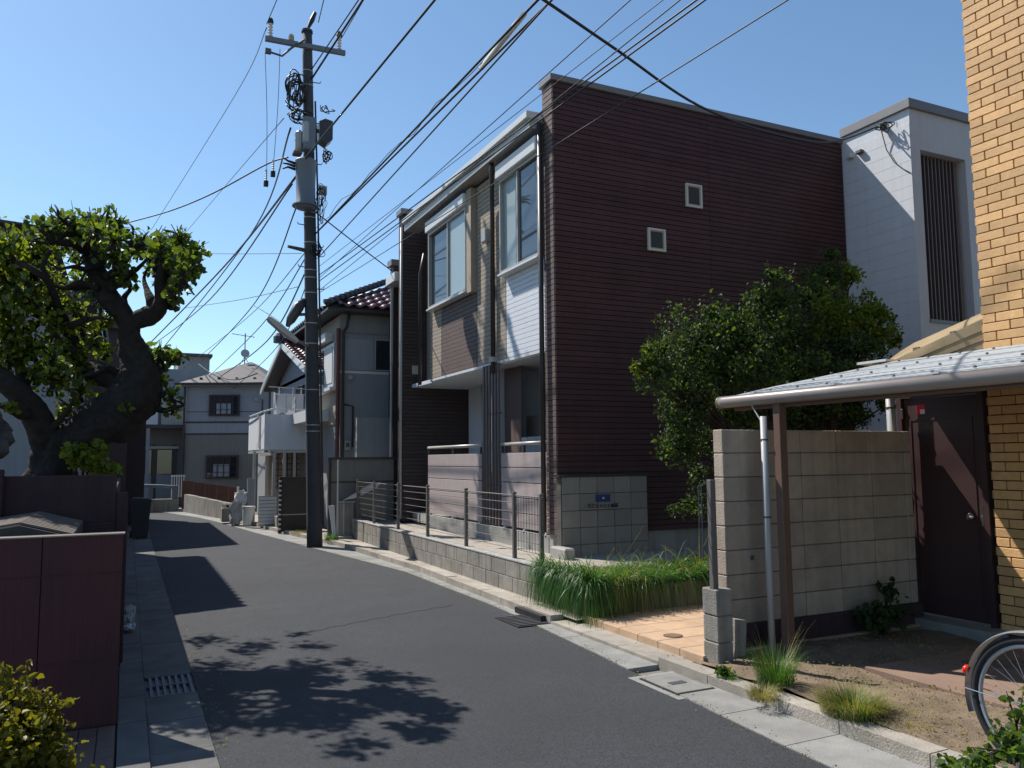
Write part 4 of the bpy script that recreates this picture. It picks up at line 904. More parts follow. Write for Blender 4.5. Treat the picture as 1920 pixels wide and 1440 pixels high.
# dark wheelie bin by the left kerb
wb2 = thing('wheelie_bin', (.3, 19.3, 0), 'dark lidded bin standing at the left kerb beyond the garden wall', 'bin')
build('body', MB().prism([(.14, 19.15, .04), (.45, 19.15, .04), (.50, 19.12, .78), (.10, 19.12, .78)], (0, .35, 0)), 'bin', wb2)
build('lid', MB().prism([(.08, 19.08, .78), (.52, 19.08, .78), (.52, 19.08, .82), (.45, 19.08, .86), (.14, 19.08, .88), (.08, 19.08, .82)], (0, .44, 0)), 'bin', wb2)
for x in (.12, .44): build('wheel', MB().lathe((x, 19.45, .08), [(.08, -.02), (.08, .02)], 12, axis=Matrix.Rotation(math.pi/2, 3, 'Y')), 'tyre', wb2)
lt = thing('litter', (.03, 9.2, .03), 'crumpled clear plastic sheet caught at the end of the maroon fence', 'litter')
for k in range(3):
    b = MB(); n = 7
    for a in range(n):
        for c_ in range(n): b.v.append((.00+.02*a+.012*math.sin(c_*2+a+k), 8.6+k*.25+.03*c_, .03+.05*(k+1)*abs(math.sin(a*1.1+c_*.9+k))+random.uniform(0, .03)))
    for a in range(n-1):
        for c_ in range(n-1): q_ = a*n+c_; b.f.append((q_, q_+n, q_+n+1, q_+1))
    build('fold', b, 'cloth', lt)
# near-left house A behind the tree (its eave throws the block of shade on the road)
ha = thing('corner_house', (-3, 15.4, 0), 'two storey house behind the gnarled tree with brown tiled lower roof', 'house')
build('wall', bx(-7, -.80, 12.9, 17.9, 0, 3.85), 'grey_wall', ha)
build('eave', bx(-7.2, -.47, 12.67, 18.05, 3.90, 3.98), 'frame_d', ha)
build('lower_roof', MB().prism([(-.45, 12.6, 3.98), (-3.4, 12.6, 4.9), (-7.2, 12.6, 4.9), (-7.2, 12.6, 3.98)], (0, 5.5, 0)), 'kawara_d', ha)
tiled_slope(ha, (-.42, 12.62, 4.03), (0, 1, 0), (-1, 0, .31), 20, 6, ktd, .27, .3)
for i in range(9): build('roof_rib', bx(-3.2+.3*i, -3.14+.3*i, 12.56, 12.60, 3.98, 3.98+.30*(.92-(.3*i)*.31*1.1)), 'kawara', ha)
build('upper_wall', bx(-5.5, -1.35, 13.6, 17.3, 4.0, 5.1), 'grey_wall2', ha)
build('upper_roof', MB().prism([(-1.1, 13.3, 5.1), (-3.4, 13.3, 5.25), (-5.8, 13.3, 5.1)], (0, 4.3, 0)), 'slate', ha)
wA = build('window', bx(-2.8, -1.7, 12.86, 12.9, 2.5, 3.5), 'frame_l', ha); build('pane', bx(-2.75, -1.75, 12.85, 12.86, 2.55, 3.45), 'glass_d', wA)
hb2 = thing('dark_house', (-3, 23.5, 0), 'dark shaded house side on the left beyond the tree trunk', 'house')
build('wall', bx(-6, -.02, 20.4, 26.5, 0, 4.7), 'siding2', hb2); build('roof', MB().prism([(.1, 20.2, 4.7), (-3, 20.2, 5.9), (-6.3, 20.2, 4.7)], (0, 6.5, 0)), 'slate', hb2)
build('lower_wing', bx(-.02, .42, 23.0, 26.0, 0, 2.75), 'siding2', hb2); wB = build('window', bx(-1.8, -.8, 20.34, 20.4, 1.2, 2.2), 'frame_l', hb2); build('pane', bx(-1.75, -.85, 20.33, 20.34, 1.25, 2.15), 'glass_d', wB)

# ---------------------------------------------------------------- utility pole with its fittings
PB, PT = Vector((3.29, 15.62, -.1)), Vector((2.99, 15.62, 10.25))
def pp(z): return PB.lerp(PT, (z+.1)/10.35)
up_ = thing('utility_pole', (3.29, 15.62, 0), 'tall dark concrete utility pole leaning slightly at the right kerb', 'utility pole')
zs = np.linspace(-.1, 10.25, 20)
build('shaft', MB().tube([pp(z) for z in zs], [.148-.052*(z+.1)/10.35 for z in zs], 20), 'polem', up_, smooth=True)
build('cap', MB().lathe(pp(10.22), [(.115, 0), (.11, .05), (.05, .09)], 14), 'polem', up_)
for z in (2.2, 2.32, 3.0, 3.9, 4.3, 4.9, 5.2, 5.35, 5.9, 6.4, 6.5, 7.0, 9.1, 9.4): build('band', MB().lathe(pp(z), [(.154-.0051*z, 0), (.154-.0051*z, .018)], 16), 'frame_l', up_)
for z in np.arange(5.0, 9.6, .42):
    s_ = 1 if int(z/.42) % 2 else -1; p = pp(z); build('step_bolt', MB().tube([p, p+Vector((.24*s_, -.04, 0)), p+Vector((.25*s_, -.04, .04))], .010, 6), 'iron', up_)
# crossarm: runs from upper left towards lower right in view
ca = pp(9.98); A1 = aty(497, 72, 15.5); A2 = aty(647, 100, 15.5)
arm = thing('crossarm', tuple(ca), 'steel crossarm with insulators near the top of the utility pole', 'crossarm')
dirA = (A2-A1).normalized(); upA = Vector((0, 0, 1)); sd_ = dirA.cross(upA).normalized(); upn = sd_.cross(dirA)
pr = [A1+sd_*.04-upn*.045, A1-sd_*.04-upn*.045, A1-sd_*.04+upn*.045, A1+sd_*.04+upn*.045]
build('beam', MB().prism(pr, A2-A1), 'trafo', arm)
def insul(p, parent, h=.22, r=.05):
    prof = []; n = 4
    for i in range(n): prof += [(r*.5, h*i/n), (r, h*(i+.3)/n), (r*.5, h*(i+.8)/n)]
    prof += [(r*.8, h), (r*.8, h*1.25), (r*.3, h*1.3)]
    return build('insulator', MB().lathe(p, prof, 12), 'porcelain', parent)
i1 = A1+dirA*.1+upn*.05; i2 = A2-dirA*.12+upn*.05
insul(i1, arm, .24); insul(i2, arm, .24)
for p in (i1, i2): build('insulator_head', MB().lathe(p+Vector((0, 0, .27)), [(.05, 0), (.06, .04), (.045, .10), (.02, .12)], 10), 'cable', arm)
insul(A1+dirA*.5+upn*.05, arm, .1, .06)
br_ = [A1+dirA*.75+Vector((0, -.05, .1)), A1+dirA*.5+Vector((0, -.05, -.12)), A1+dirA*.32+Vector((0, -.05, -.32)), A1+dirA*.05+Vector((0, -.05, -.28))]
build('bracket_arm', MB().tube(br_, .022, 8), 'iron', arm); build('bracket_box', bx(br_[-1].x-.05, br_[-1].x+.06, br_[-1].y-.04, br_[-1].y+.04, br_[-1].z-.04, br_[-1].z+.05), 'iron', arm)
tpn = pp(10.25); build('line_clamp', MB().tube([tpn+Vector((.02, 0, .08)), tpn+Vector((.09, -.02, .25)), tpn+Vector((.15, -.03, .42))], [.03, .05, .035], 8), 'cable', arm)
# transformer and boxes
tf = thing('transformer', (2.82, 15.4, 6.9), 'grey drum transformer strapped to the left of the utility pole', 'transformer')
tc = aty(573, 345, 15.35)
build('drum', MB().lathe((tc.x, tc.y, tc.z), [(.16, -.50), (.185, -.47), (.195, -.44), (.17, -.41), (.20, .42), (.21, .44), (.195, .47), (.07, .50)], 24), 'trafo', tf, smooth=True)
build('flange', MB().lathe((tc.x, tc.y, tc.z), [(.205, -.46), (.25, -.455), (.25, -.43), (.2, -.42)], 24), 'trafo', tf)
for k in range(3):
    q0 = Vector((tc.x-.2, tc.y, tc.z+.38-.06*k)); build('bushing', MB().tube([q0, q0+Vector((-.14, 0, .03)), q0+Vector((-.24, 0, .08-.05*k))], [.03, .022, .012], 8), 'cable', tf)
build('bracket', bx(tc.x, 3.1, tc.y+.05, 15.6, tc.z-.1, tc.z-.04), 'iron', tf); build('bracket', bx(tc.x, 3.1, tc.y+.05, 15.6, tc.z+.25, tc.z+.31), 'iron', tf)
sb1 = thing('switch_box', tuple(aty(578, 252, 15.4)), 'grey rectangular control box on the pole just above the drum transformer', 'box')
q = aty(580, 252, 15.38); build('casing', bx(q.x-.12, q.x+.10, q.y-.12, q.y+.12, q.z-.34, q.z+.32, c=.02), 'trafo', sb1); build('hood', bx(q.x-.13, q.x-.02, q.y-.14, q.y+.10, q.z-.22, q.z+.22, c=.03), 'pipe_l', sb1)
sb3 = thing('junction_box', tuple(aty(558, 262, 15.5)), 'pale rounded junction box hanging left of the control box', 'box')
q = aty(560, 262, 15.5); build('casing', bx(q.x-.07, q.x+.08, q.y-.1, q.y+.08, q.z-.25, q.z+.18, c=.05), 'pipe_l', sb3); build('lip', bx(q.x-.11, q.x+.06, q.y-.12, q.y+.1, q.z-.32, q.z-.25, c=.02), 'wood', sb3)
sb2 = thing('switch_box', tuple(aty(612, 245, 15.6)), 'dark tilted metal box standing out on the right of the pole', 'box')
q = aty(612, 245, 15.6); build('casing', MB().prism([(q.x-.14, q.y, q.z+.18), (q.x-.02, q.y, q.z+.25), (q.x+.13, q.y, q.z+.22), (q.x+.13, q.y, q.z-.16), (q.x+.02, q.y, q.z-.27), (q.x-.14, q.y, q.z-.18)], (0, .28, 0)), 'frame_d', sb2)
build('bracket', bx(3.05, q.x, 15.68, 15.74, q.z-.02, q.z+.04), 'iron', sb2)
sb4 = thing('terminal_box', tuple(aty(603, 357, 15.5)), 'small pale terminal box with looping wires right of the transformer', 'box')
q = aty(604, 357, 15.55); build('casing', bx(q.x-.06, q.x+.09, q.y-.05, q.y+.05, q.z-.09, q.z+.09, c=.01), 'lampglass', sb4); build('lid', bx(q.x-.04, q.x+.07, q.y-.06, q.y-.05, q.z-.07, q.z+.07), 'pipe_l', sb4)
# tangles of cable on the pole
def tangle(name, cx, cy, wx, wz, n, label, depth=15.5, r=.013):
    c = aty(cx, cy, depth); t = thing(name, tuple(c), label, 'cable tangle')
    for k in range(n):
        a0_ = random.uniform(0, 6.28); rx, rz = random.uniform(.3, 1)*wx, random.uniform(.3, 1)*wz; ox, oz = random.uniform(-.5, .5)*wx, random.uniform(-.5, .5)*wz
        pts = [(c.x+ox+rx*math.cos(a0_+a)*(1-.25*math.sin(2*a)), c.y+random.uniform(-.01, .01)+.09*math.sin(a+k), c.z+oz+rz*math.sin(a0_+a)) for a in np.linspace(0, random.uniform(3.5, 6.0), 14)]
        build('loop', MB().tube(pts, r*random.uniform(.6, 1.1), 6), 'cable', t)
    return t
tangle('cable_tangle', 554, 178, .17, .36, 20, 'thick tangle of black cables left of the pole above the boxes', r=.015)
tangle('cable_tangle', 562, 215, .15, .14, 10, 'lower knot of black cables tucked against the left of the pole')
tangle('cable_tangle', 612, 290, .10, .14, 9, 'loose cable loops below the dark box right of the pole')
tangle('cable_tangle', 602, 375, .08, .36, 11, 'string of thin wire loops right of the drum transformer', r=.008)
tangle('cable_tangle', 610, 205, .13, .10, 5, 'arched cable loops above the dark box right of the pole', r=.010)
tangle('cable_tangle', 592, 470, .13, .14, 10, 'ties and loops round the pole where the long cables meet', r=.009)
build('street_bracket', MB().tube([aty(540, 462, 15.5), aty(575, 470, 15.6)], [.03, .045], 8), 'iron', up_)
ip = thing('insulator_pair', tuple(aty(508, 320, 15.3)), 'pair of small porcelain line insulators hanging left of the transformer', 'insulator')
for (a, b) in ((512, 312), (499, 330)):
    q = aty(a, b, 15.3); insul(q-Vector((0, 0, .1)), ip, .18, .028); build('cutout_foot', bx(q.x-.04, q.x+.04, q.y-.04, q.y+.04, q.z-.2, q.z-.1), 'cable', ip)
# riser conduit and ground stay on the pole
build('conduit', MB().tube([pp(8.8)+Vector((.13, -.05, 0)), pp(6.8)+Vector((.15, -.05, 0)), pp(.4)+Vector((.155, -.06, 0))], .018, 6), 'pipe_d', up_)
# street lamp plate
lmp = thing('street_lamp', (3.05, 15.5, 4), 'long flat street lamp head reaching left from the pole over the road', 'street lamp')
a, b = aty(503, 594, 15.1), aty(560, 640, 15.4)
dr_ = (b-a).normalized(); side = Vector((0, 1, 0)).cross(dr_).normalized()
prof = [(0, .015), (.06, .05), (.35, .075), (.6, .06), (.78, .03)]
L_ = (b-a).length; prof = [(p_, h_*.75) for p_, h_ in prof]; poly = [a+dr_*(s*L_/.78)+side*h for s, h in prof]+[a+dr_*(s*L_/.78)-side*h for s, h in reversed(prof)]
build('lamp_head', MB().prism(poly, (0, .22, 0)), 'lampglass', lmp)
build('lamp_arm', MB().tube([b, b+Vector((.12, .05, -.05)), pp(3.85)], [.035, .03, .03], 8), 'trafo', lmp)
a, b = aty(545, 600, 15.6), aty(575, 560, 15.6)
la2 = thing('lamp_hood', tuple(a), 'dark rounded hood above the street lamp arm beside the pole', 'lamp hood')
build('hood', MB().tube([aty(538, 612, 15.6), aty(545, 600, 15.6), aty(560, 575, 15.6), aty(572, 562, 15.6)], [.03, .09, .11, .05], 10), 'frame_d', la2, smooth=True); build('hood_bracket', MB().tube([aty(560, 590, 15.6), pp(4.5)], .03, 6), 'iron', la2)

# ---------------------------------------------------------------- overhead cables
def cable(p0, p1, sag, r, label, m='cable', n=26, nm='overhead_cable', wob=0.0):
    p0, p1 = Vector(p0), Vector(p1); pts = []
    for i in range(n+1):
        t = i/n; p = p0.lerp(p1, t); p.z -= sag*4*t*(1-t)
        if wob: p.x += wob*math.sin(i*1.3); p.z += wob*math.sin(i*2.1)
        pts.append(p-p0)
    mb = MB().tube([q+p0 for q in pts], r, 6)
    return build(nm, mb, m, base=tuple(p0), label=label, cat='cable', smooth=True)
G = 'cables'
def from_pole(px, py, ex, ey, zend=None, sag=.0, r=.012, label='', yend=None, y0=15.6, m='cable', ext=0.0, wob=0.0):
    p0 = aty(px, py, y0); p1 = atz(ex, ey, zend if zend is not None else p0.z) if yend is None else aty(ex, ey, yend)
    p1 = p1+(p1-p0)*ext
    # undo the sag at the visible end so that the line passes there
    return cable(p0, p1, sag, r, label, m=m, wob=wob)
# towards the camera
from_pole(583, 150, 680, 0, zend=9.6, ext=1.5, r=.020, label='thick black cable rising from the pole just right of the crossarm')
from_pole(583, 132, 664, 12, zend=9.5, ext=1.5, r=.012, label='thin wire beside the thick cable right of the crossarm')
from_pole(560, 312, 815, 0, zend=7.7, ext=.6, r=.018, label='thick cable crossing before the boxes and rising past the pole')
from_pole(590, 440, 1008, 0, zend=6.1, ext=.4, r=.015, label='upper thick cable of the bundle sweeping over the street')
from_pole(592, 438, 1028, 6, zend=6.05, ext=.4, r=.014, label='lower thick cable of the bundle sweeping over the street')
from_pole(592, 428, 1018, 0, zend=6.2, ext=.4, r=.005, label='thin messenger wire spiralling along the cable bundle', wob=.03)
from_pole(600, 480, 1034, 0, zend=5.7, ext=.4, r=.010, label='slack cable hanging just under the sweeping bundle')
s0, s1 = atz(902, 128, 6.2), atz(983, 26, 6.2)
sl_ = build('cable_sleeve', MB().tube([s0, s1], .030, 10), 'sleeve', base=tuple(s0), label='long pale protective sleeve clipped on the upper bundle cable', cat='cable sleeve', smooth=True)
for (sx, sy, ex, r, z, lb_) in ((600, 520, 1182, .006, 5.5, 'thin wire rising right, leftmost of the wires over the apartment corner'), (598, 500, 1243, .005, 5.75, 'second thin wire above the dark parapet corner'),
        (598, 545, 1275, .006, 5.1, 'third thin wire crossing the dark parapet near its corner'), (598, 516, 1306, .009, 5.35, 'upper of two darker parallel wires crossing the dark siding'),
        (600, 526, 1322, .009, 5.3, 'lower of two darker parallel wires crossing the dark siding')):
    from_pole(sx, sy, ex, 0, zend=z, ext=.3, r=r, label=lb_)
from_pole(600, 548, 1477, 0, zend=4.9, ext=.3, r=.006, label='rightmost thin wire slanting over the dark brown side wall')
# service drop to the white building
a = atz(1020, 0, 7.0); b = Vector((XW-.12, 8.62, 6.90)); c_ = MB(); n = 30; mid = []
pm = [a+(a-atz(1160, 95, 6.9))*.6, a, atz(1160, 95, 6.85), aty(1310, 198, 6.9), aty(1450, 245, 7.6), aty(1575, 262, 8.2), b]
def spline(pts, n=8):
    out = []; P_ = [pts[0]]+list(pts)+[pts[-1]]
    for i in range(1, len(P_)-2):
        for k in range(n):
            t = k/n; p0, p1, p2, p3 = [Vector(q) for q in P_[i-1:i+3]]
            out.append(.5*((2*p1)+(-p0+p2)*t+(2*p0-5*p1+4*p2-p3)*t*t+(-p0+3*p1-3*p2+p3)*t*t*t))
    return out+[Vector(pts[-1])]
a_ = Vector((1.9, 6.0, 7.4))
cable_pts = [aty(1020, 0, 5.4)+(aty(1020, 0, 5.4)-aty(1160, 96, 5.9))*.7, aty(1020, 0, 5.4), aty(1160, 96, 5.9), aty(1310, 198, 6.6), aty(1450, 250, 7.4), aty(1560, 266, 8.1), b]
build('service_drop', MB().tube(spline(cable_pts), .013, 8), 'cable', base=tuple(b), label='black service cable swinging over the dark wall to the white building', cat='cable', smooth=True)
# away down the street
D = 42
for (sx, sy, mx_, my_, ex, ey, r, lb_, yd) in (
    (556, 330, 420, 500, 265, 660, .024, 'thickest black cable dropping left from the transformer', 38),
    (548, 345, 395, 560, 282, 650, .016, 'black cable under the thickest one dropping left', 38),
    (545, 240, 470, 440, 300, 660, .018, 'steep dark cable from the tangle down to the far left', 38),
    (556, 388, 480, 565, 372, 682, .014, 'kinked cable from below the transformer to the far grey roof', 33),
    (575, 470, 470, 590, 345, 690, .010, 'thin grey line from mid pole down behind the tree', 38),
    (575, 480, 490, 610, 385, 712, .012, 'loose drop line passing before the far grey roof', 33),
    (578, 500, 500, 640, 400, 715, .016, 'dark cable from the pole to the far grey roof eave', 33),
    (580, 520, 520, 650, 430, 735, .010, 'thin drop wire ending over the far grey house', 32),
    (532, 222, 430, 340, 338, 448, .009, 'thin wire left of the tangle falling behind the round crown', 38),
    (500, 52, 440, 180, 283, 432, .010, 'thin high voltage wire from the left insulator to the tree crown', 40)):
    q0, q1, q2 = aty(sx, sy, 15.6), aty(mx_, my_, (15.6+yd)/2-2), aty(ex, ey, yd)
    build('overhead_cable', MB().tube(spline([q0, q1, q2], 12), r*1.0, 6), 'cable', base=tuple(q0), label=lb_, cat='cable', smooth=True)
build('overhead_cable', MB().tube(spline([aty(540, 295, 15.6), aty(500, 308, 16.5), aty(400, 362, 18), aty(320, 395, 20), aty(238, 418, 22)], 10), .016, 6), 'cable', base=tuple(aty(540, 295, 15.6)), label='long sagging cable from the transformer to the round tree crown', cat='cable', smooth=True)
build('overhead_cable', MB().tube(spline([aty(565, 475, 15.6), aty(450, 476, 20), aty(340, 475, 26)], 6), .007, 5), 'cable', base=tuple(aty(565, 475, 15.6)), label='thin level wire running left from the pole to the crown', cat='cable')
build('overhead_cable', MB().tube(spline([aty(558, 538, 15.6), aty(450, 562, 20), aty(345, 578, 26)], 6), .007, 5), 'cable', base=tuple(aty(558, 538, 15.6)), label='thin level wire lower on the pole above the lamp', cat='cable')
build('overhead_cable', MB().tube(spline([aty(592, 398, 15.6), aty(665, 455, 15.9), aty(736, 509, 16.8)], 6), .012, 6), 'cable', base=tuple(aty(592, 398, 15.6)), label='drop cable from the pole to the corner of the dark wing', cat='cable')
build('overhead_cable', MB().tube(spline([aty(474, 572, 22), aty(520, 600, 18), aty(548, 632, 15.8)], 6), .010, 6), 'cable', base=tuple(aty(474, 572, 22)), label='short line tying the lamp head back to the kinked cable', cat='cable')
build('overhead_cable', MB().tube(spline([aty(372, 682, 33), aty(400, 702, 28), aty(440, 712, 24), aty(482, 700, 21)], 6), .018, 6), 'cable', base=tuple(aty(372, 682, 33)), label='hooked cable swinging from the far roof to the gable eave', cat='cable')
for (x0, y0_, x1, y1_, lb_) in ((497, 100, 500, 322, 'left thin wire hanging straight down from the crossarm bracket'), (525, 92, 513, 305, 'right thin wire hanging straight down from the crossarm')):
    q0, q1 = aty(x0, y0_, 15.4), aty(x1, y1_, 15.3); build('drop_wire', MB().tube(spline([q0, (q0+q1)/2+Vector((.02, 0, 0)), q1], 6), .006, 5), 'cable', base=tuple(q0), label=lb_, cat='cable')
for (sx, sy, ex, r, lb_) in ((500, 45, 519, .009, 'thin wire leaving the frame above the left insulator'), (597, 42, 607, .010, 'thin wire leaving the frame above the pole top'), (640, 72, 682, .009, 'thin wire leaving the frame above the right insulator')):
    q0 = aty(sx, sy, 15.5); q1 = atz(ex, 0, q0.z+.05); q1 = q1+(q1-q0)*2
    build('overhead_cable', MB().tube([q0, q1], r, 5), 'cable', base=tuple(q0), label=lb_, cat='cable')
for k, (a, b) in enumerate((((1478, 0), None),)): pass

# ---------------------------------------------------------------- foliage helpers
def leaf_mesh(cen, size, nrm=None, asp=.55, fold=.25, droop=0.0):
    n = len(cen); u = rng.normal(size=(n, 3)); u[:, 2] -= droop; u /= np.linalg.norm(u, axis=1)[:, None]
    w_ = rng.normal(size=(n, 3)); w_[:, 2] += .8; w_ -= (w_*u).sum(1)[:, None]*u; w_ /= np.linalg.norm(w_, axis=1)[:, None]
    s = size*rng.uniform(.55, 1.25, n)[:, None]; v = np.cross(u, w_)
    tip = cen+u*s+w_*s*fold*-.3
    L1 = cen+u*s*.28+v*s*asp*.85+w_*s*fold; L2 = cen+u*s*.68+v*s*asp*.72+w_*s*fold*.8; R1 = cen+u*s*.28-v*s*asp*.85+w_*s*fold; R2 = cen+u*s*.68-v*s*asp*.72+w_*s*fold*.8
    mid = cen+u*s*.5
    V = np.stack([cen, R1, R2, tip, L2, L1, mid], 1).reshape(-1, 3)
    i = np.arange(n)*7; F = np.concatenate([np.stack([i+a, i+(a+1) % 6, i+6], 1) for a in range(6)])
    return V, F
def fast(name, V, F, m, parent=None, base=None, **kw):
    b = np.array(BASE[parent.name] if parent is not None else (base or (0, 0, 0)), float)
    me = bpy.data.meshes.new(name); V = (V-b).astype(np.float32); k = F.shape[1]
    me.vertices.add(len(V)); me.vertices.foreach_set('co', V.ravel()); me.loops.add(F.size); me.loops.foreach_set('vertex_index', F.astype(np.int32).ravel())
    me.polygons.add(len(F)); me.polygons.foreach_set('loop_start', (np.arange(len(F))*k).astype(np.int32)); me.update(calc_edges=True); me.materials.append(M[m])
    o = bpy.data.objects.new(name, me); C.objects.link(o); o.parent = parent; o.location = (0, 0, 0) if parent is not None else b
    return tagp(o, **kw)
def cluster(c, rad, n, hollow=.35):
    d_ = rng.normal(size=(n, 3)); d_ /= np.linalg.norm(d_, axis=1)[:, None]
    r_ = (hollow+(1-hollow)*rng.random(n)**.6)[:, None]; return np.array(c)+d_*r_*np.array(rad)

SPR = []
def shoots(parent, r=.0045):
    # the thin shoots that carry the leaves: far too many to count, one part
    global SPR
    A_ = np.array([a for a, b in SPR]); B_ = np.array([b for a, b in SPR]); SPR = []; n = len(A_)
    m_ = (A_+B_)/2+np.array([0, 0, .1])*np.linalg.norm(B_-A_, axis=1)[:, None]; d_ = B_-A_; d_ /= np.linalg.norm(d_, axis=1)[:, None]+1e-9
    a_ = np.cross(d_, [.3, .2, 1.0]); a_ /= np.linalg.norm(a_, axis=1)[:, None]+1e-9; b_ = np.cross(d_, a_); V = []
    for P_, rr in ((A_, r*1.6), (m_, r), (B_, r*.4)):
        for an in (0, 2.094, 4.189): V.append(P_+(a_*math.cos(an)+b_*math.sin(an))*rr)
    V = np.stack(V, 1).reshape(-1, 3); i = np.arange(n)*9
    F = np.concatenate([np.stack([i+o+k, i+o+(k+1) % 3, i+o+3+(k+1) % 3, i+o+3+k], 1) for o in (0, 3) for k in range(3)])
    return fast('shoots', V, F, 'bark', parent, kind='stuff')
def sprays(c, rad, n, k, up=.35):
    # k shoots fanning out from the cluster centre, n leaves spread along them
    c = np.array(c); rad = np.array(rad); d_ = rng.normal(size=(k, 3)); d_[:, 2] = np.abs(d_[:, 2])*.8+up*rng.normal(size=k)*.6; d_ /= np.linalg.norm(d_, axis=1)[:, None]
    ln = rng.uniform(.65, 1.3, k)
    for q in range(k): SPR.append((c, c+d_[q]*rad*ln[q]))
    j = rng.integers(0, k, n); t = rng.random(n)**.7
    return c+d_[j]*rad*(ln[j]*t)[:, None]+rng.normal(size=(n, 3))*rad*.11+np.array([0, 0, -.12])*rad*(t*t)[:, None]

# ---------------------------------------------------------------- the gnarled tree on the left
YT = 8.07
tr = thing('gnarled_tree', (-.75, 8.4, 0), 'old gnarled pollarded tree with thick black trunk behind the left wall', 'tree')
def T(px, py, dy=0.0): return aty(px, py, YT+dy)
K = YT*1.0/FPX*.97
def limb(pts, name='branch', seg=20, nsub=10, rough=.04):
    P_ = spline([T(a, b, d) for a, b, r, d in pts], nsub); R_ = []
    rr = [p[2]*K for p in pts]
    for i in range(len(pts)-1):
        for k in range(nsub): t = k/nsub; R_.append(rr[i]*(1-t)+rr[i+1]*t)
    R_.append(rr[-1]); base = MB().tube(P_, R_, seg)
    out = []
    for i, v in enumerate(base.v):
        j = min(i//seg, len(P_)-1); c0 = P_[j]; d0 = Vector(v)-c0
        q = Vector(v); k = 1+rough*(3.2*noise.noise(q*4.5)+2.2*noise.noise(q*11)+1.2*noise.noise(q*26))
        out.append(tuple(c0+d0*k))
    base.v = out; return build(name, base, 'bark', tr, smooth=True)
limb([(82, 980, 46, .1), (90, 905, 39, .1), (108, 862, 37, .1), (140, 828, 36, .05), (180, 800, 39, 0), (222, 773, 43, 0), (250, 740, 42, 0), (260, 705, 37, 0), (256, 676, 30, 0), (246, 650, 22, 0), (241, 628, 18, 0), (240, 604, 19, 0), (241, 590, 18, 0)], 'trunk', 44, 12, .07)
limb([(240, 610, 17, 0), (232, 592, 18, 0), (213, 570, 18, .05), (196, 545, 18, .1), (184, 515, 17, .15), (172, 482, 14, .2), (156, 456, 11, .25), (140, 436, 7, .3), (122, 424, 4, .3)])
limb([(241, 608, 16, 0), (258, 600, 16, -.05), (280, 592, 17, -.1), (296, 582, 14, -.15), (302, 560, 11, -.2), (300, 525, 9, -.25), (306, 500, 8, -.3), (322, 478, 6, -.35), (342, 462, 3, -.4)])
limb([(290, 588, 12, -.1), (284, 566, 9, -.1), (276, 545, 5, 0), (270, 522, 3, .1), (278, 500, 1.5, .1)])
limb([(296, 582, 10, -.1), (315, 560, 7, -.2), (330, 545, 5, -.3), (350, 530, 3, -.4)])
limb([(196, 545, 12, .1), (218, 515, 7, 0), (238, 484, 6, -.1), (262, 456, 4, -.2)])
limb([(184, 508, 10, .15), (196, 472, 8, .1), (205, 442, 5, 0), (228, 420, 3, 0)])
limb([(172, 478, 9, .2), (140, 458, 7, 0), (105, 452, 5, -.1), (75, 430, 3, -.2)])
limb([(112, 868, 32, .1), (98, 840, 29, .1), (84, 812, 25, .05), (70, 782, 22, 0), (52, 755, 20, -.05), (28, 732, 18, -.1), (0, 708, 17, -.1), (-35, 680, 13, -.1)])
limb([(48, 748, 13, 0), (40, 700, 9, .2), (30, 650, 7, .3), (50, 610, 4, .3)])
limb([(240, 735, 26, 0), (214, 712, 21, .1), (180, 702, 17, .2), (152, 682, 14, .25), (140, 650, 12, .3), (128, 620, 11, .3), (102, 598, 11, .3), (66, 582, 10, .3), (40, 556, 7, .3), (15, 520, 4, .2)])
limb([(128, 615, 8, .3), (110, 575, 6, 0), (90, 528, 6, -.2), (60, 505, 5, -.3), (30, 490, 4, -.3)])
limb([(178, 535, 7, .3), (140, 540, 5, .35), (90, 538, 4, .3)])
limb([(90, 522, 5, -.2), (80, 500, 4, -.2), (95, 470, 3, -.2)])
limb([(62, 770, 10, 0), (40, 780, 7, -.2), (15, 765, 5, -.3), (-10, 758, 4, -.3)])
limb([(268, 760, 10, 0), (288, 750, 6, 0), (312, 735, 4, 0)]); limb([(262, 700, 12, 0), (282, 680, 7, .1), (308, 668, 4, .1)])
CL = [(20, 470, 48, 0), (60, 455, 40, .2), (100, 430, 40, 0), (140, 425, 36, .2), (175, 430, 36, -.2), (212, 428, 36, .1), (160, 470, 34, .3), (215, 480, 30, -.3), (285, 458, 34, 0), (320, 475, 34, -.2),
      (345, 500, 32, -.3), (300, 500, 30, .2), (355, 478, 18, -.3), (235, 520, 26, -.1), (330, 530, 30, -.2), (318, 548, 14, 0), (325, 570, 16, -.2), (-20, 500, 50, .1), (15, 530, 44, .2), (50, 565, 38, -.1), (95, 560, 34, .2), (60, 505, 30, .3),
      (145, 580, 20, 0), (150, 610, 30, .3), (105, 620, 30, 0), (200, 660, 22, .3), (180, 640, 22, .2), (20, 610, 44, .1), (-25, 590, 50, 0), (60, 650, 36, .2), (100, 670, 38, .1), (140, 690, 34, .2), (100, 715, 36, 0), (150, 735, 26, .2), (65, 700, 30, .2),
      (130, 765, 22, .1), (115, 790, 16, .2), (-20, 660, 50, 0), (270, 665, 22, .1), (300, 668, 26, 0), (328, 672, 18, 0), (300, 715, 24, .1), (322, 740, 20, 0), (285, 757, 16, 0), (325, 768, 15, 0), (238, 765, 10, -.3), (20, 765, 14, -.3), (250, 610, 4, 0),
      (195, 600, 20, .4), (30, 660, 30, .2), (170, 520, 16, .3), (200, 845, 5, 0), (-60, 540, 60, .2), (-60, 640, 60, .2)]
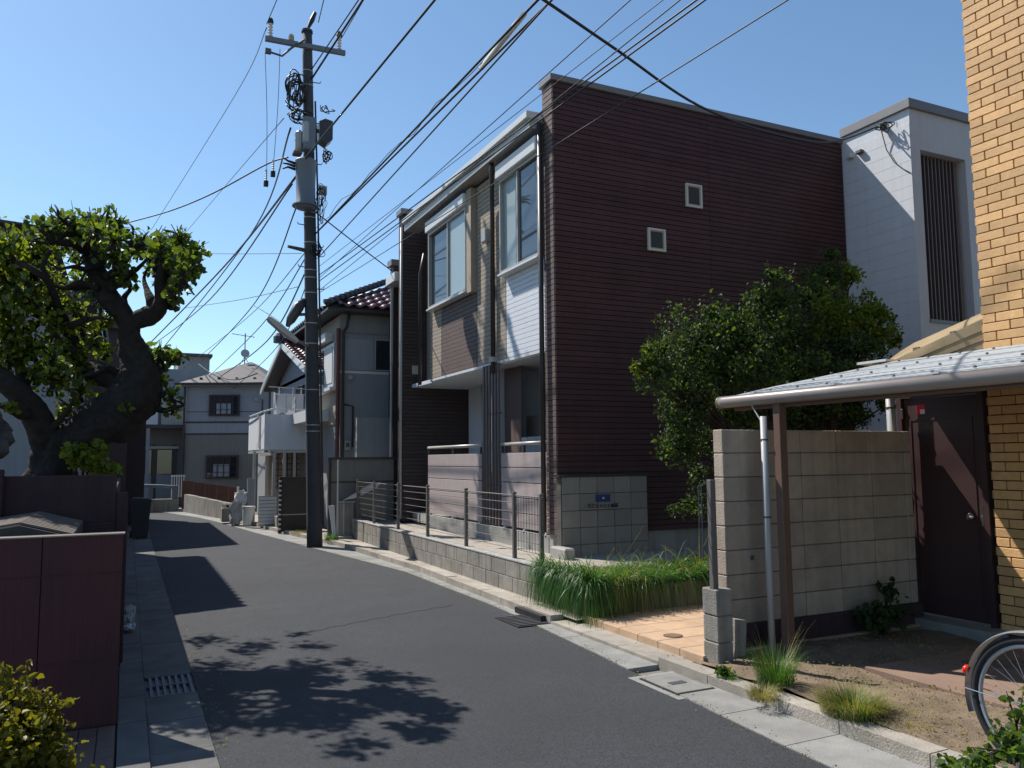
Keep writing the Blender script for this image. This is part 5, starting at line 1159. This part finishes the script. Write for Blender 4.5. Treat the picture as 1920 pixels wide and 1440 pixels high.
CL += [(215, 480, 36, 1.2), (180, 445, 40, 1.6), (120, 440, 44, 1.4), (150, 530, 30, 2.0), (80, 470, 46, 1.8), (205, 450, 34, 2.4), (60, 540, 46, 1.4), (140, 470, 40, 2.6), (90, 520, 46, 2.8), (30, 480, 50, 1.4), (225, 500, 24, 2.8), (185, 560, 24, 1.0),
       (330, 490, 30, -.9), (345, 520, 24, -1.1), (300, 470, 30, -.8), (322, 548, 16, -.9), (215, 450, 26, -.8), (180, 430, 24, -.9), (362, 475, 24, -.4), (358, 505, 24, -.6), (340, 455, 24, -.5), (345, 490, 26, -.2), (320, 520, 26, .5), (300, 480, 34, .8), (330, 470, 30, .6), (260, 470, 28, 1.4)]
V1, V2 = [], []
for (a, b, r, d_) in CL:
    c = T(a, b, d_); rr = r*K
    n = int(r*r*(.115 if abs(d_) < .6 else .075))+8
    n = int(n*((.9 if a > 270 else .74) if b < 560 else .85))
    cc = np.concatenate([cluster(c, (rr*1.0, rr*1.2, rr*.95), n//2, .1), sprays(c, (rr*1.15, rr*1.3, rr*1.1), n-n//2, max(4, int(r*.3)))])
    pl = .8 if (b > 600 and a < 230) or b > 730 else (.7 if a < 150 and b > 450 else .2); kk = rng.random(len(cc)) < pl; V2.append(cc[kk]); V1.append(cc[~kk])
    for k in range(6 if r > 15 else 2):
        e = c+Vector((random.uniform(-1, 1)*rr*.8, random.uniform(-1, 1)*rr*.8, random.uniform(-.5, 1.25)*rr*.9))
        build('twig', MB().tube([c+Vector((random.uniform(-.4, .4)*rr, 0, -rr*.7)), c, e], [.012, .009, .003], 5), 'bark', tr)
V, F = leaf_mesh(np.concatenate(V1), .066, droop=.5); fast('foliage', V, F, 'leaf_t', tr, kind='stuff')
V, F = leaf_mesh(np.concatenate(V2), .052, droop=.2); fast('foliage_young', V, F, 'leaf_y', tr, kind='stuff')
BR = [((205, 545), (238, 520), (262, 500), (290, 470)), ((198, 520), (228, 495), (245, 460), (250, 432)), ((186, 500), (160, 505), (140, 500), (110, 505)), ((168, 465), (180, 440), (192, 425), (200, 408)),
      ((150, 440), (120, 440), (95, 455), (60, 452)), ((150, 440), (138, 425), (120, 415), (108, 405)), ((302, 560), (325, 545), (345, 525), (362, 500)), ((300, 515), (285, 490), (280, 465), (270, 450)), ((300, 530), (330, 510), (350, 490), (366, 478)),
      ((312, 480), (322, 460), (330, 445), (325, 435)), ((130, 612), (160, 600), (185, 595), (205, 600)), ((105, 592), (80, 600), (55, 620), (20, 622)), ((70, 575), (60, 545), (40, 520), (20, 500)), ((225, 700), (200, 690), (178, 700), (150, 705)),
      ((140, 655), (110, 660), (80, 650), (50, 660)), ((90, 810), (110, 790), (130, 765), (140, 740)), ((290, 700), (310, 690), (325, 672), (340, 662)), ((285, 760), (305, 770), (325, 765), (345, 760)), ((25, 715), (15, 690), (20, 660), (35, 640)), ((190, 500), (175, 480), (180, 455), (170, 430)),
      ((240, 590), (232, 560), (245, 540), (240, 515)), ((185, 540), (150, 530), (120, 540), (85, 530)), ((300, 572), (318, 575), (332, 565), (345, 570))]
for q_ in BR:
    d0 = random.uniform(-.25, .25); limb([(a, b, [7, 5.2, 3.6, 1.6][k], d0*k*.5) for k, (a, b) in enumerate(q_)], seg=8, nsub=4, rough=.05)
    for k in (1, 2, 3):
        a, b = q_[k]; a2, b2 = a+random.uniform(-26, 26), b-random.uniform(4, 26); limb([(a, b, 2.6, d0), ((a+a2)/2+random.uniform(-4, 4), (b+b2)/2, 2.0, d0), (a2, b2, 1.0, d0+.1)], seg=6, nsub=3, rough=.03)
for (a, b, a2, b2) in ((108, 405, 100, 392), (182, 402, 184, 390), (168, 408, 166, 398), (225, 418, 234, 408)): build('twig', MB().tube([T(a, b), T(a2, b2)], .007, 5), 'bark', tr)
shoots(tr, .004)
# leafy shrub on the wall right of the trunk, weeds
def shrub(name, label, cs, leafm, size, base, dens=1.0, cat='shrub', stems=8, group=None):
    t = thing(name, base, label, cat, group); L_ = []
    for (c, r, n) in cs: n_ = int(n*dens); L_ += [cluster(c, r, n_//2, .2), sprays(c, np.array(r)*1.15, n_-n_//2, max(5, n_//40))]
    V, F = leaf_mesh(np.concatenate(L_), size); fast('foliage', V, F, leafm, t, kind='stuff'); shoots(t, .0015)
    for k in range(stems):
        c, r, n = cs[k % len(cs)]; tip = Vector(c)+Vector((random.uniform(-.7, .7)*r[0], random.uniform(-.7, .7)*r[1], random.uniform(.2, 1.1)*r[2]))
        build('stem', MB().tube([Vector(base)+Vector((random.uniform(-.05, .05), random.uniform(-.05, .05), 0)), (Vector(base)+Vector(c))/2+Vector((0, 0, .05)), tip], [.008, .006, .002], 5), 'bark', t)
    return t
def Pp(px, py, y): return tuple(aty(px, py, y))
shrub('wall_shrub', 'bright leafy shrub growing against the gnarled trunk above the left wall', [(Pp(165, 865, 7.8), (.16, .12, .10), 260), (Pp(200, 880, 7.8), (.14, .1, .06), 170), (Pp(150, 855, 7.8), (.12, .1, .1), 160), (Pp(185, 835, 7.8), (.06, .06, .05), 30)], 'leaf_y', .05, (-.3, 7.85, 1.3))
# golden bush in the lower left corner
gb = shrub('golden_bush', 'sunlit golden green bush at the bottom left corner before the maroon fence', [(Pp(22, 1400, 3.15), (.15, .18, .13), 2600), (Pp(-10, 1360, 3.2), (.14, .16, .13), 2200), (Pp(45, 1360, 3.25), (.07, .08, .08), 700), (Pp(75, 1435, 3.1), (.08, .1, .11), 900), (Pp(-70, 1400, 3.2), (.2, .22, .2), 2400), (Pp(20, 1500, 3.1), (.22, .2, .16), 2600), (Pp(85, 1500, 3.1), (.10, .1, .1), 900), (Pp(100, 1390, 3.15), (.04, .05, .04), 130)], 'leaf_b', .023, (-.36, 3.2, 0), stems=30, dens=.75)
for (a, b, h_) in ((50, 1240, 60), (20, 1262, 40), (82, 1300, 40), (108, 1305, 35), (5, 1250, 20)):
    p_ = aty(a, b, 3.2); q_ = aty(a-3, b+h_, 3.2); build('shoot', MB().tube([q_, (p_+q_)/2+Vector((.004, 0, 0)), p_], .003, 5), 'leaf_b', gb)
    lv = np.array([tuple(q_.lerp(p_, t)) for t in np.repeat(np.linspace(.15, 1, 7), 2)]); V, F = leaf_mesh(lv, .034, asp=.25); fast('shoot_leaves', V, F, 'leaf_b', gb, kind='stuff')
# dense dark tree behind the right block wall
CB = [(1300, 650, 75, 0), (1240, 700, 50, -.2), (1290, 740, 60, 0), (1360, 700, 80, .2), (1400, 630, 70, 0), (1440, 570, 55, .1), (1450, 520, 22, 0), (1420, 690, 70, -.3), (1480, 640, 70, .3), (1520, 560, 55, .5), (1490, 700, 70, 0), (1550, 520, 40, .6), (1560, 480, 24, .8),
      (1570, 610, 70, .2), (1630, 600, 50, .2), (1600, 660, 60, 0), (1660, 590, 26, .2), (1560, 700, 60, 0), (1640, 640, 45, .1), (1290, 800, 50, 0), (1280, 850, 45, .2), (1330, 830, 40, .2), (1300, 950, 36, .4), (1310, 900, 26, .4), (1380, 770, 60, .2), (1450, 760, 60, .2), (1530, 760, 60, .2), (1600, 740, 60, .2), (1650, 700, 40, .1), (1660, 760, 30, .1),
      (1210, 690, 20, -.2), (1600, 520, 30, .4), (1240, 660, 24, -.2), (1215, 655, 12, -.2), (1190, 690, 9, -.2), (1350, 600, 30, .1), (1590, 790, 40, .3), (1500, 800, 40, .3), (1400, 800, 40, .3), (1370, 870, 36, .4), (1680, 640, 20, .1)]
tb_ = thing('bushy_tree', (7.3, 7.6, 0), 'dense dark green bushy tree between the block wall and dark siding', 'tree')
D1, D2, D3 = [], [], []
for (a, b, r, d_) in CB:
    c = aty(a, b, 7.15+d_); rr = r*7.2/FPX*1.25; n = int(r*r*.42)+16
    cc = np.concatenate([cluster(c, (rr*.9, rr*.85, rr*.8), n//3, .05), sprays(c, (rr*1.4, rr*1.05, rr*1.3), n-n//3, max(6, int(r*.22)), .7)]); cc = cc[cc[:, 0] > 4.7]; cc = cc[(cc[:, 1] < 9.35) & (cc[:, 1] > 5.45)]
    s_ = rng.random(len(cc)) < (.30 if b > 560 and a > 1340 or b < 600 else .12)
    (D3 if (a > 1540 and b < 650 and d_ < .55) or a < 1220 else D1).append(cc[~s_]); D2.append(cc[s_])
    base_ = Vector((7.2, 7.5, .9)); build('branch', MB().tube([base_, base_.lerp(c, .5)+Vector((0, 0, .25)), c], [.035, .022, .006], 6), 'bark', tb_)
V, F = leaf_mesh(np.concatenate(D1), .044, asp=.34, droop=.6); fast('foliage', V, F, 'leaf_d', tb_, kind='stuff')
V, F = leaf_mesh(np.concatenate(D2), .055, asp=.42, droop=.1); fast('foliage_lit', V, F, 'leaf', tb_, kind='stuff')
V, F = leaf_mesh(np.concatenate(D3), .05, asp=.36, droop=.3); fast('foliage_lit_tone', V, F, 'leaf_y', tb_, kind='stuff')  # light on the upper right put into the leaf colour; left tips share it
shoots(tb_, .004)
build('trunk', MB().tube([(7.25, 7.6, 0), (7.2, 7.55, .6), (7.2, 7.5, 1.1)], [.11, .09, .07], 12), 'bark', tb_, smooth=True)

# ---------------------------------------------------------------- long grass over the planter, weeds, ivy
def blades(n, fx, ln, bend, wd, seg=4):
    V = []; F = []; roots, dirs = fx(n)
    L_ = ln*rng.uniform(.6, 1.25, n); B = bend*rng.uniform(.5, 1.5, n)
    side = np.cross(dirs, [0, 0, 1.0]); side /= np.linalg.norm(side, axis=1)[:, None]+1e-9
    rows_ = []
    for k in range(seg+1):
        t = k/seg; ang = B*t
        hor = np.where(B > .01, (1-np.cos(ang))/np.maximum(B, .01), 0)*L_; ver = np.where(B > .01, np.sin(ang)/np.maximum(B, .01), t)*L_
        c = roots+dirs*hor[:, None]+np.array([0, 0, 1.0])*ver[:, None]
        ww = wd*(1-t*.92); rows_ += [c-side*ww, c+side*ww]
    A_ = np.stack(rows_, 1); V = A_.reshape(-1, 3); m_ = 2*(seg+1); i = np.arange(n)*m_
    F = np.concatenate([np.stack([i+2*k, i+2*k+1, i+2*k+3, i+2*k+2], 1) for k in range(seg)]); return V, F
def strands(n, roots, dirs, ln, rise, fall, reach, wd, seg=6):
    # arching strands: rise from the root, reach outward, then hang under their own weight
    L_ = ln*rng.uniform(.5, 1.3, n); ri = rise*rng.uniform(.5, 1.4, n); fa = fall*rng.uniform(.4, 1.5, n); re = reach*rng.uniform(.4, 1.4, n)
    side = np.cross(dirs, [0, 0, 1.0]); side /= np.linalg.norm(side, axis=1)[:, None]+1e-9; tw = rng.uniform(-.6, .6, n)
    side = side*np.cos(tw)[:, None]+np.array([0, 0, 1.0])*np.sin(tw)[:, None]; rows_ = []
    wv = side*(rng.normal(size=n)*.05)[:, None]
    for k in range(seg+1):
        t = k/seg; c = roots+dirs*(re*L_*(1-(1-t)**1.6))[:, None]+np.array([0, 0, 1.0])*(L_*(ri*t-fa*t*t))[:, None]+wv*t*t
        ww = wd*(1-t**1.5*.9); rows_ += [c-side*ww, c+side*ww]
    V = np.stack(rows_, 1).reshape(-1, 3); m_ = 2*(seg+1); i = np.arange(n)*m_
    return V, np.concatenate([np.stack([i+2*k, i+2*k+1, i+2*k+3, i+2*k+2], 1) for k in range(seg)])
def rdir(n, bx_, by_, sp): d_ = rng.normal(size=(n, 3))*sp; d_[:, 0] += bx_; d_[:, 1] += by_; d_[:, 2] = 0; return d_/np.linalg.norm(d_, axis=1)[:, None]
n = 5200; V, F = strands(n, np.stack([rng.uniform(4.24, 7.9, n), rng.uniform(6.98, 8.0, n), np.full(n, .36)], 1), rdir(n, -.1, -.6, .8), .32, .85, 1.05, .6, .0050)
fast('planter_grass', V, F, 'grass', kind='stuff')
n = 1700; V, F = strands(n, np.stack([4.2+3.7*rng.random(n)**3.6, rng.uniform(6.98, 7.12, n), np.full(n, .36)], 1), rdir(n, .1, -1, .6), .44, .9, 1.6, .6, .0048)
fast('hanging_grass', V, F, 'grass', kind='stuff')
n = 1100; V, F = strands(n, np.stack([rng.uniform(4.18, 4.32, n), rng.uniform(6.98, 8.1, n), np.full(n, .44)], 1), rdir(n, -1, -.2, .35), .44, .9, 1.7, .5, .0048)
fast('hanging_grass', V, F, 'grass', kind='stuff')
n = 320; V, F = strands(n, np.stack([rng.uniform(4.2, 7.9, n), rng.uniform(6.98, 7.7, n), np.full(n, .38)], 1), rdir(n, -.1, -.5, .9), .55, 1.0, .8, .7, .003)
fast('dry_stalks', V, F, 'dry', kind='stuff')
n = 260; V, F = strands(n, np.stack([rng.uniform(4.2, 4.9, n), rng.uniform(6.96, 7.1, n), np.full(n, .38)], 1), rdir(n, -.5, -.9, .4), .50, .7, 1.7, .5, .0035)
fast('dry_stalks', V, F, 'dry', kind='stuff')
def tuft(name, c, r, n, ln, label, m='grass', n2=0, bend=1.4, cat='weed'):
    t = thing(name, c, label, cat)
    def fx(k):
        a = rng.uniform(0, 6.28, k); q = rng.random(k)**.5*r; d_ = np.stack([np.cos(a), np.sin(a), a*0], 1)
        return np.array(c)+d_*q[:, None], d_
    V, F = blades(n, fx, ln, bend, .0025, 4); fast('blades', V, F, m, t, kind='stuff')
    if n2: V, F = blades(n2, fx, ln*1.5, .8, .0018, 5); fast('seed_stalks', V, F, 'dry', t, kind='stuff')
    return t
g_ = atz(1455, 1285, .09); tuft('grass_tuft', tuple(g_), +.0+.13, 480, .27, 'tall seeding grass tuft at the carport post foot', n2=50, bend=1.1)
g_ = atz(1600, 1335, .09); tuft('grass_tuft', tuple(g_), .20, 1300, .15, 'low yellowing grass clump on the dry soil by the kerb', m='dry', n2=30, bend=1.6); 
g_ = atz(1600, 1340, .09); tuft('grass_tuft', tuple(g_), .16, 500, .14, 'green blades mixed into the yellowing clump near the kerb')
g_ = atz(1430, 1310, .07); tuft('grass_tuft', tuple(g_), .10, 300, .10, 'small dry grass patch hugging the broken kerb', m='dry')
g_ = atz(1700, 1350, .1); tuft('grass_tuft', tuple(g_), .22, 260, .05, 'sparse flattened dry grass in the middle of the soil', m='dry', bend=2.4)
g_ = atz(1370, 1275, .06); tuft('grass_tuft', tuple(g_), .07, 120, .06, 'little green weed at the foot of the block pillar')
g_ = atz(1105, 1165, .3)
g_ = atz(610, 1015, .07); tuft('grass_tuft', (3.68, 16.0, .07), .12, 260, .2, 'green weeds between the utility pole and leaning panel')
g_ = atz(560, 1000, .07); tuft('grass_tuft', (3.45, 17.9, .07), .2, 260, .09, 'low dry weeds at the kerb left of the pole', m='dry')
shrub('kerb_weed', 'small leafy weed clump at the block pillar base', [(tuple(atz(1355, 1262, .1)), (.06, .05, .05), 90)], 'leaf', .03, tuple(atz(1355, 1268, .03)), cat='weed', stems=3)
shrub('shade_shrub', 'dim leafy shrub in the shade before the maroon door', [((5.95, 5.05, .24), (.24, .18, .13), 230), ((6.15, 5.1, .42), (.1, .1, .14), 60)], 'leaf_d', .06, (6.0, 5.05, .1))
shrub('grey_leaf_bush', 'pale glossy leaves in the bottom right corner under the bicycle wheel', [(tuple(atx(1890, 1395, 3.9)), (.13, .12, .09), 90), (tuple(atx(1850, 1430, 3.8)), (.12, .10, .05), 80), (tuple(atx(1915, 1330, 3.95)), (.08, .10, .12), 50), (tuple(atx(1800, 1440, 3.8)), (.12, .12, .05), 80), (tuple(atx(1950, 1410, 3.9)), (.2, .16, .16), 150)], 'leaf', .042, tuple(atx(1900, 1425, 3.9)), stems=12)
# scattered litter of dry leaves and pebbles on the soil
n = 2600; xs_ = rng.uniform(4.05, 6.2, n); ys_ = rng.uniform(1.6, 5.1, n)
cen = np.stack([xs_, ys_, .105+.02*np.sin(xs_*3+ys_*2.1)+.012*np.sin(ys_*9+xs_*5)], 1); V, F = leaf_mesh(cen, .014); fast('leaf_litter', V, F, 'dry', kind='stuff')

n = 1500; q_ = rng.random(n); ys_ = rng.uniform(2.5, 17, n); xr = np.interp(ys_, [b for a, b in RE], [a for a, b in RE])
xs_ = np.where(q_ < .6, xr+rng.normal(size=n)*.05, np.where(q_ < .8, .50+np.abs(rng.normal(size=n))*.12, xr+.38+rng.normal(size=n)*.04))
V, F = leaf_mesh(np.stack([xs_, ys_, np.where(q_ < .8, .012, .09)], 1), .011); fast('kerb_grit', V, F, 'dry', kind='stuff')
# ---------------------------------------------------------------- bicycle, only its rear reaches the frame
bk = thing('bicycle', (4.0, 2.4, .14), 'parked bicycle rear wheel with steel mudguard and red reflector at right edge', 'bicycle')
XBk = 4.0; tp_ = atx(1822, 1300, XBk); top_ = atx(1897, 1186, XBk); bot_ = atx(1900, 1446, XBk)
R_w = (top_.z-bot_.z)/2; zc = (top_.z+bot_.z)/2; yc_ = tp_.y-R_w
def ring(R, r, x=XBk, a0=0, a1=2*math.pi, n=64, seg=10): return MB().tube([(x, yc_+R*math.cos(a), zc+R*math.sin(a)) for a in np.linspace(a0, a1, n)], r, seg, cap=abs(a1-a0) < 6.2)
wh = build('rear_wheel', ring(R_w-.022, .020), 'tyre', bk, smooth=True); build('rim', ring(R_w-.05, .011), 'mudguard', wh, smooth=True)
for k in range(32):
    a = 2*math.pi*k/32; s_ = .03 if k % 2 else -.03
    build('spoke', MB().tube([(XBk+s_, yc_+.02*math.cos(a+.9), zc+.02*math.sin(a+.9)), (XBk, yc_+(R_w-.05)*math.cos(a), zc+(R_w-.05)*math.sin(a))], .0011, 4, cap=False), 'mudguard', wh)
build('hub', MB().lathe((XBk, yc_, zc), [(.02, -.06), (.03, -.035), (.018, -.03), (.018, .03), (.03, .035), (.02, .06)], 14, axis=Matrix.Rotation(math.pi/2, 3, 'Y')), 'chrome', wh)
mg = MB()
angs = np.linspace(-.30, 2.6, 40)
for i, a in enumerate(angs):
    for k in range(7):
        b = -1.2+2.4*k/6; rr = R_w+.012+.012*math.cos(b)
        mg.v.append((XBk+.032*math.sin(b)/math.sin(1.2)*.95, yc_+rr*math.cos(a), zc+rr*math.sin(a)))
for i in range(len(angs)-1):
    for k in range(6): q = i*7+k; mg.f.append((q, q+1, q+8, q+7))
build('mudguard', mg, 'mudguard', bk, smooth=True)
ra = .28; ref = Vector((XBk, yc_+(R_w+.035)*math.cos(ra), zc+(R_w+.035)*math.sin(ra)))
build('reflector', MB().lathe(ref, [(.022, -.012), (.026, 0), (.02, .012), (.008, .02)], 14, axis=Matrix.Rotation(-math.pi/2+.3, 3, 'X')), 'reflector', bk, smooth=True)
build('mudguard_stay', MB().tube([(XBk+.04, yc_, zc), (XBk+.035, yc_+(R_w+.01)*math.cos(.05), zc+(R_w+.01)*math.sin(.05))], .003, 5), 'chrome', bk)
build('mudguard_stay', MB().tube([(XBk-.04, yc_, zc), (XBk-.035, yc_+(R_w+.01)*math.cos(.05), zc+(R_w+.01)*math.sin(.05))], .003, 5), 'chrome', bk)
build('chainstay', MB().tube([(XBk-.06, yc_, zc), (XBk-.05, yc_-.25, zc-.03), (XBk-.04, yc_-.45, zc-.04)], [.014, .012, .014], 8), 'chrome', bk)
build('seatstay', MB().tube([(XBk-.06, yc_, zc), (XBk-.03, yc_-.22, zc+.42)], .011, 8), 'chrome', bk)
build('carrier', MB().tube([(XBk-.05, yc_+.0, zc+.40), (XBk-.05, yc_-.35, zc+.41)], .007, 6), 'chrome', bk); build('carrier_leg', MB().tube([(XBk-.06, yc_, zc), (XBk-.05, yc_-.03, zc+.40)], .006, 6), 'chrome', bk)
build('stand', MB().tube([(XBk-.07, yc_, zc), (XBk-.10, yc_+.06, .12)], .011, 6), 'chrome', bk)
build('seat_tube', MB().tube([(XBk, yc_-.45, zc-.04), (XBk, yc_-.33, zc+.48), (XBk, yc_-.30, zc+.60)], .016, 8), 'door', bk)
build('saddle', MB().prism([(XBk-.09, yc_-.14, zc+.60), (XBk+.09, yc_-.14, zc+.60), (XBk+.02, yc_-.42, zc+.60), (XBk-.02, yc_-.42, zc+.60)], (0, 0, .06)), 'bin', bk)
build('down_tube', MB().tube([(XBk, yc_-.45, zc-.04), (XBk, yc_-.98, zc+.38)], .018, 8), 'door', bk); build('top_tube', MB().tube([(XBk, yc_-.36, zc+.35), (XBk, yc_-.97, zc+.42)], .014, 8), 'door', bk)
build('fork', MB().tube([(XBk, yc_-.95, zc+.62), (XBk, yc_-.98, zc+.38), (XBk+.05, yc_-1.09, zc)], .012, 8), 'chrome', bk); build('handlebar', MB().tube([(XBk-.27, yc_-.85, zc+.64), (XBk-.1, yc_-.96, zc+.66), (XBk+.1, yc_-.96, zc+.66), (XBk+.27, yc_-.85, zc+.64)], .011, 8), 'chrome', bk)
fwh = build('front_wheel', MB().tube([(XBk, yc_-1.09+(R_w-.022)*math.cos(a), zc+(R_w-.022)*math.sin(a)) for a in np.linspace(0, 6.2832, 48)], .02, 8), 'tyre', bk)
build('crank', MB().lathe((XBk-.04, yc_-.45, zc-.04), [(.09, -.004), (.09, .004)], 20, axis=Matrix.Rotation(math.pi/2, 3, 'Y')), 'chrome', bk)
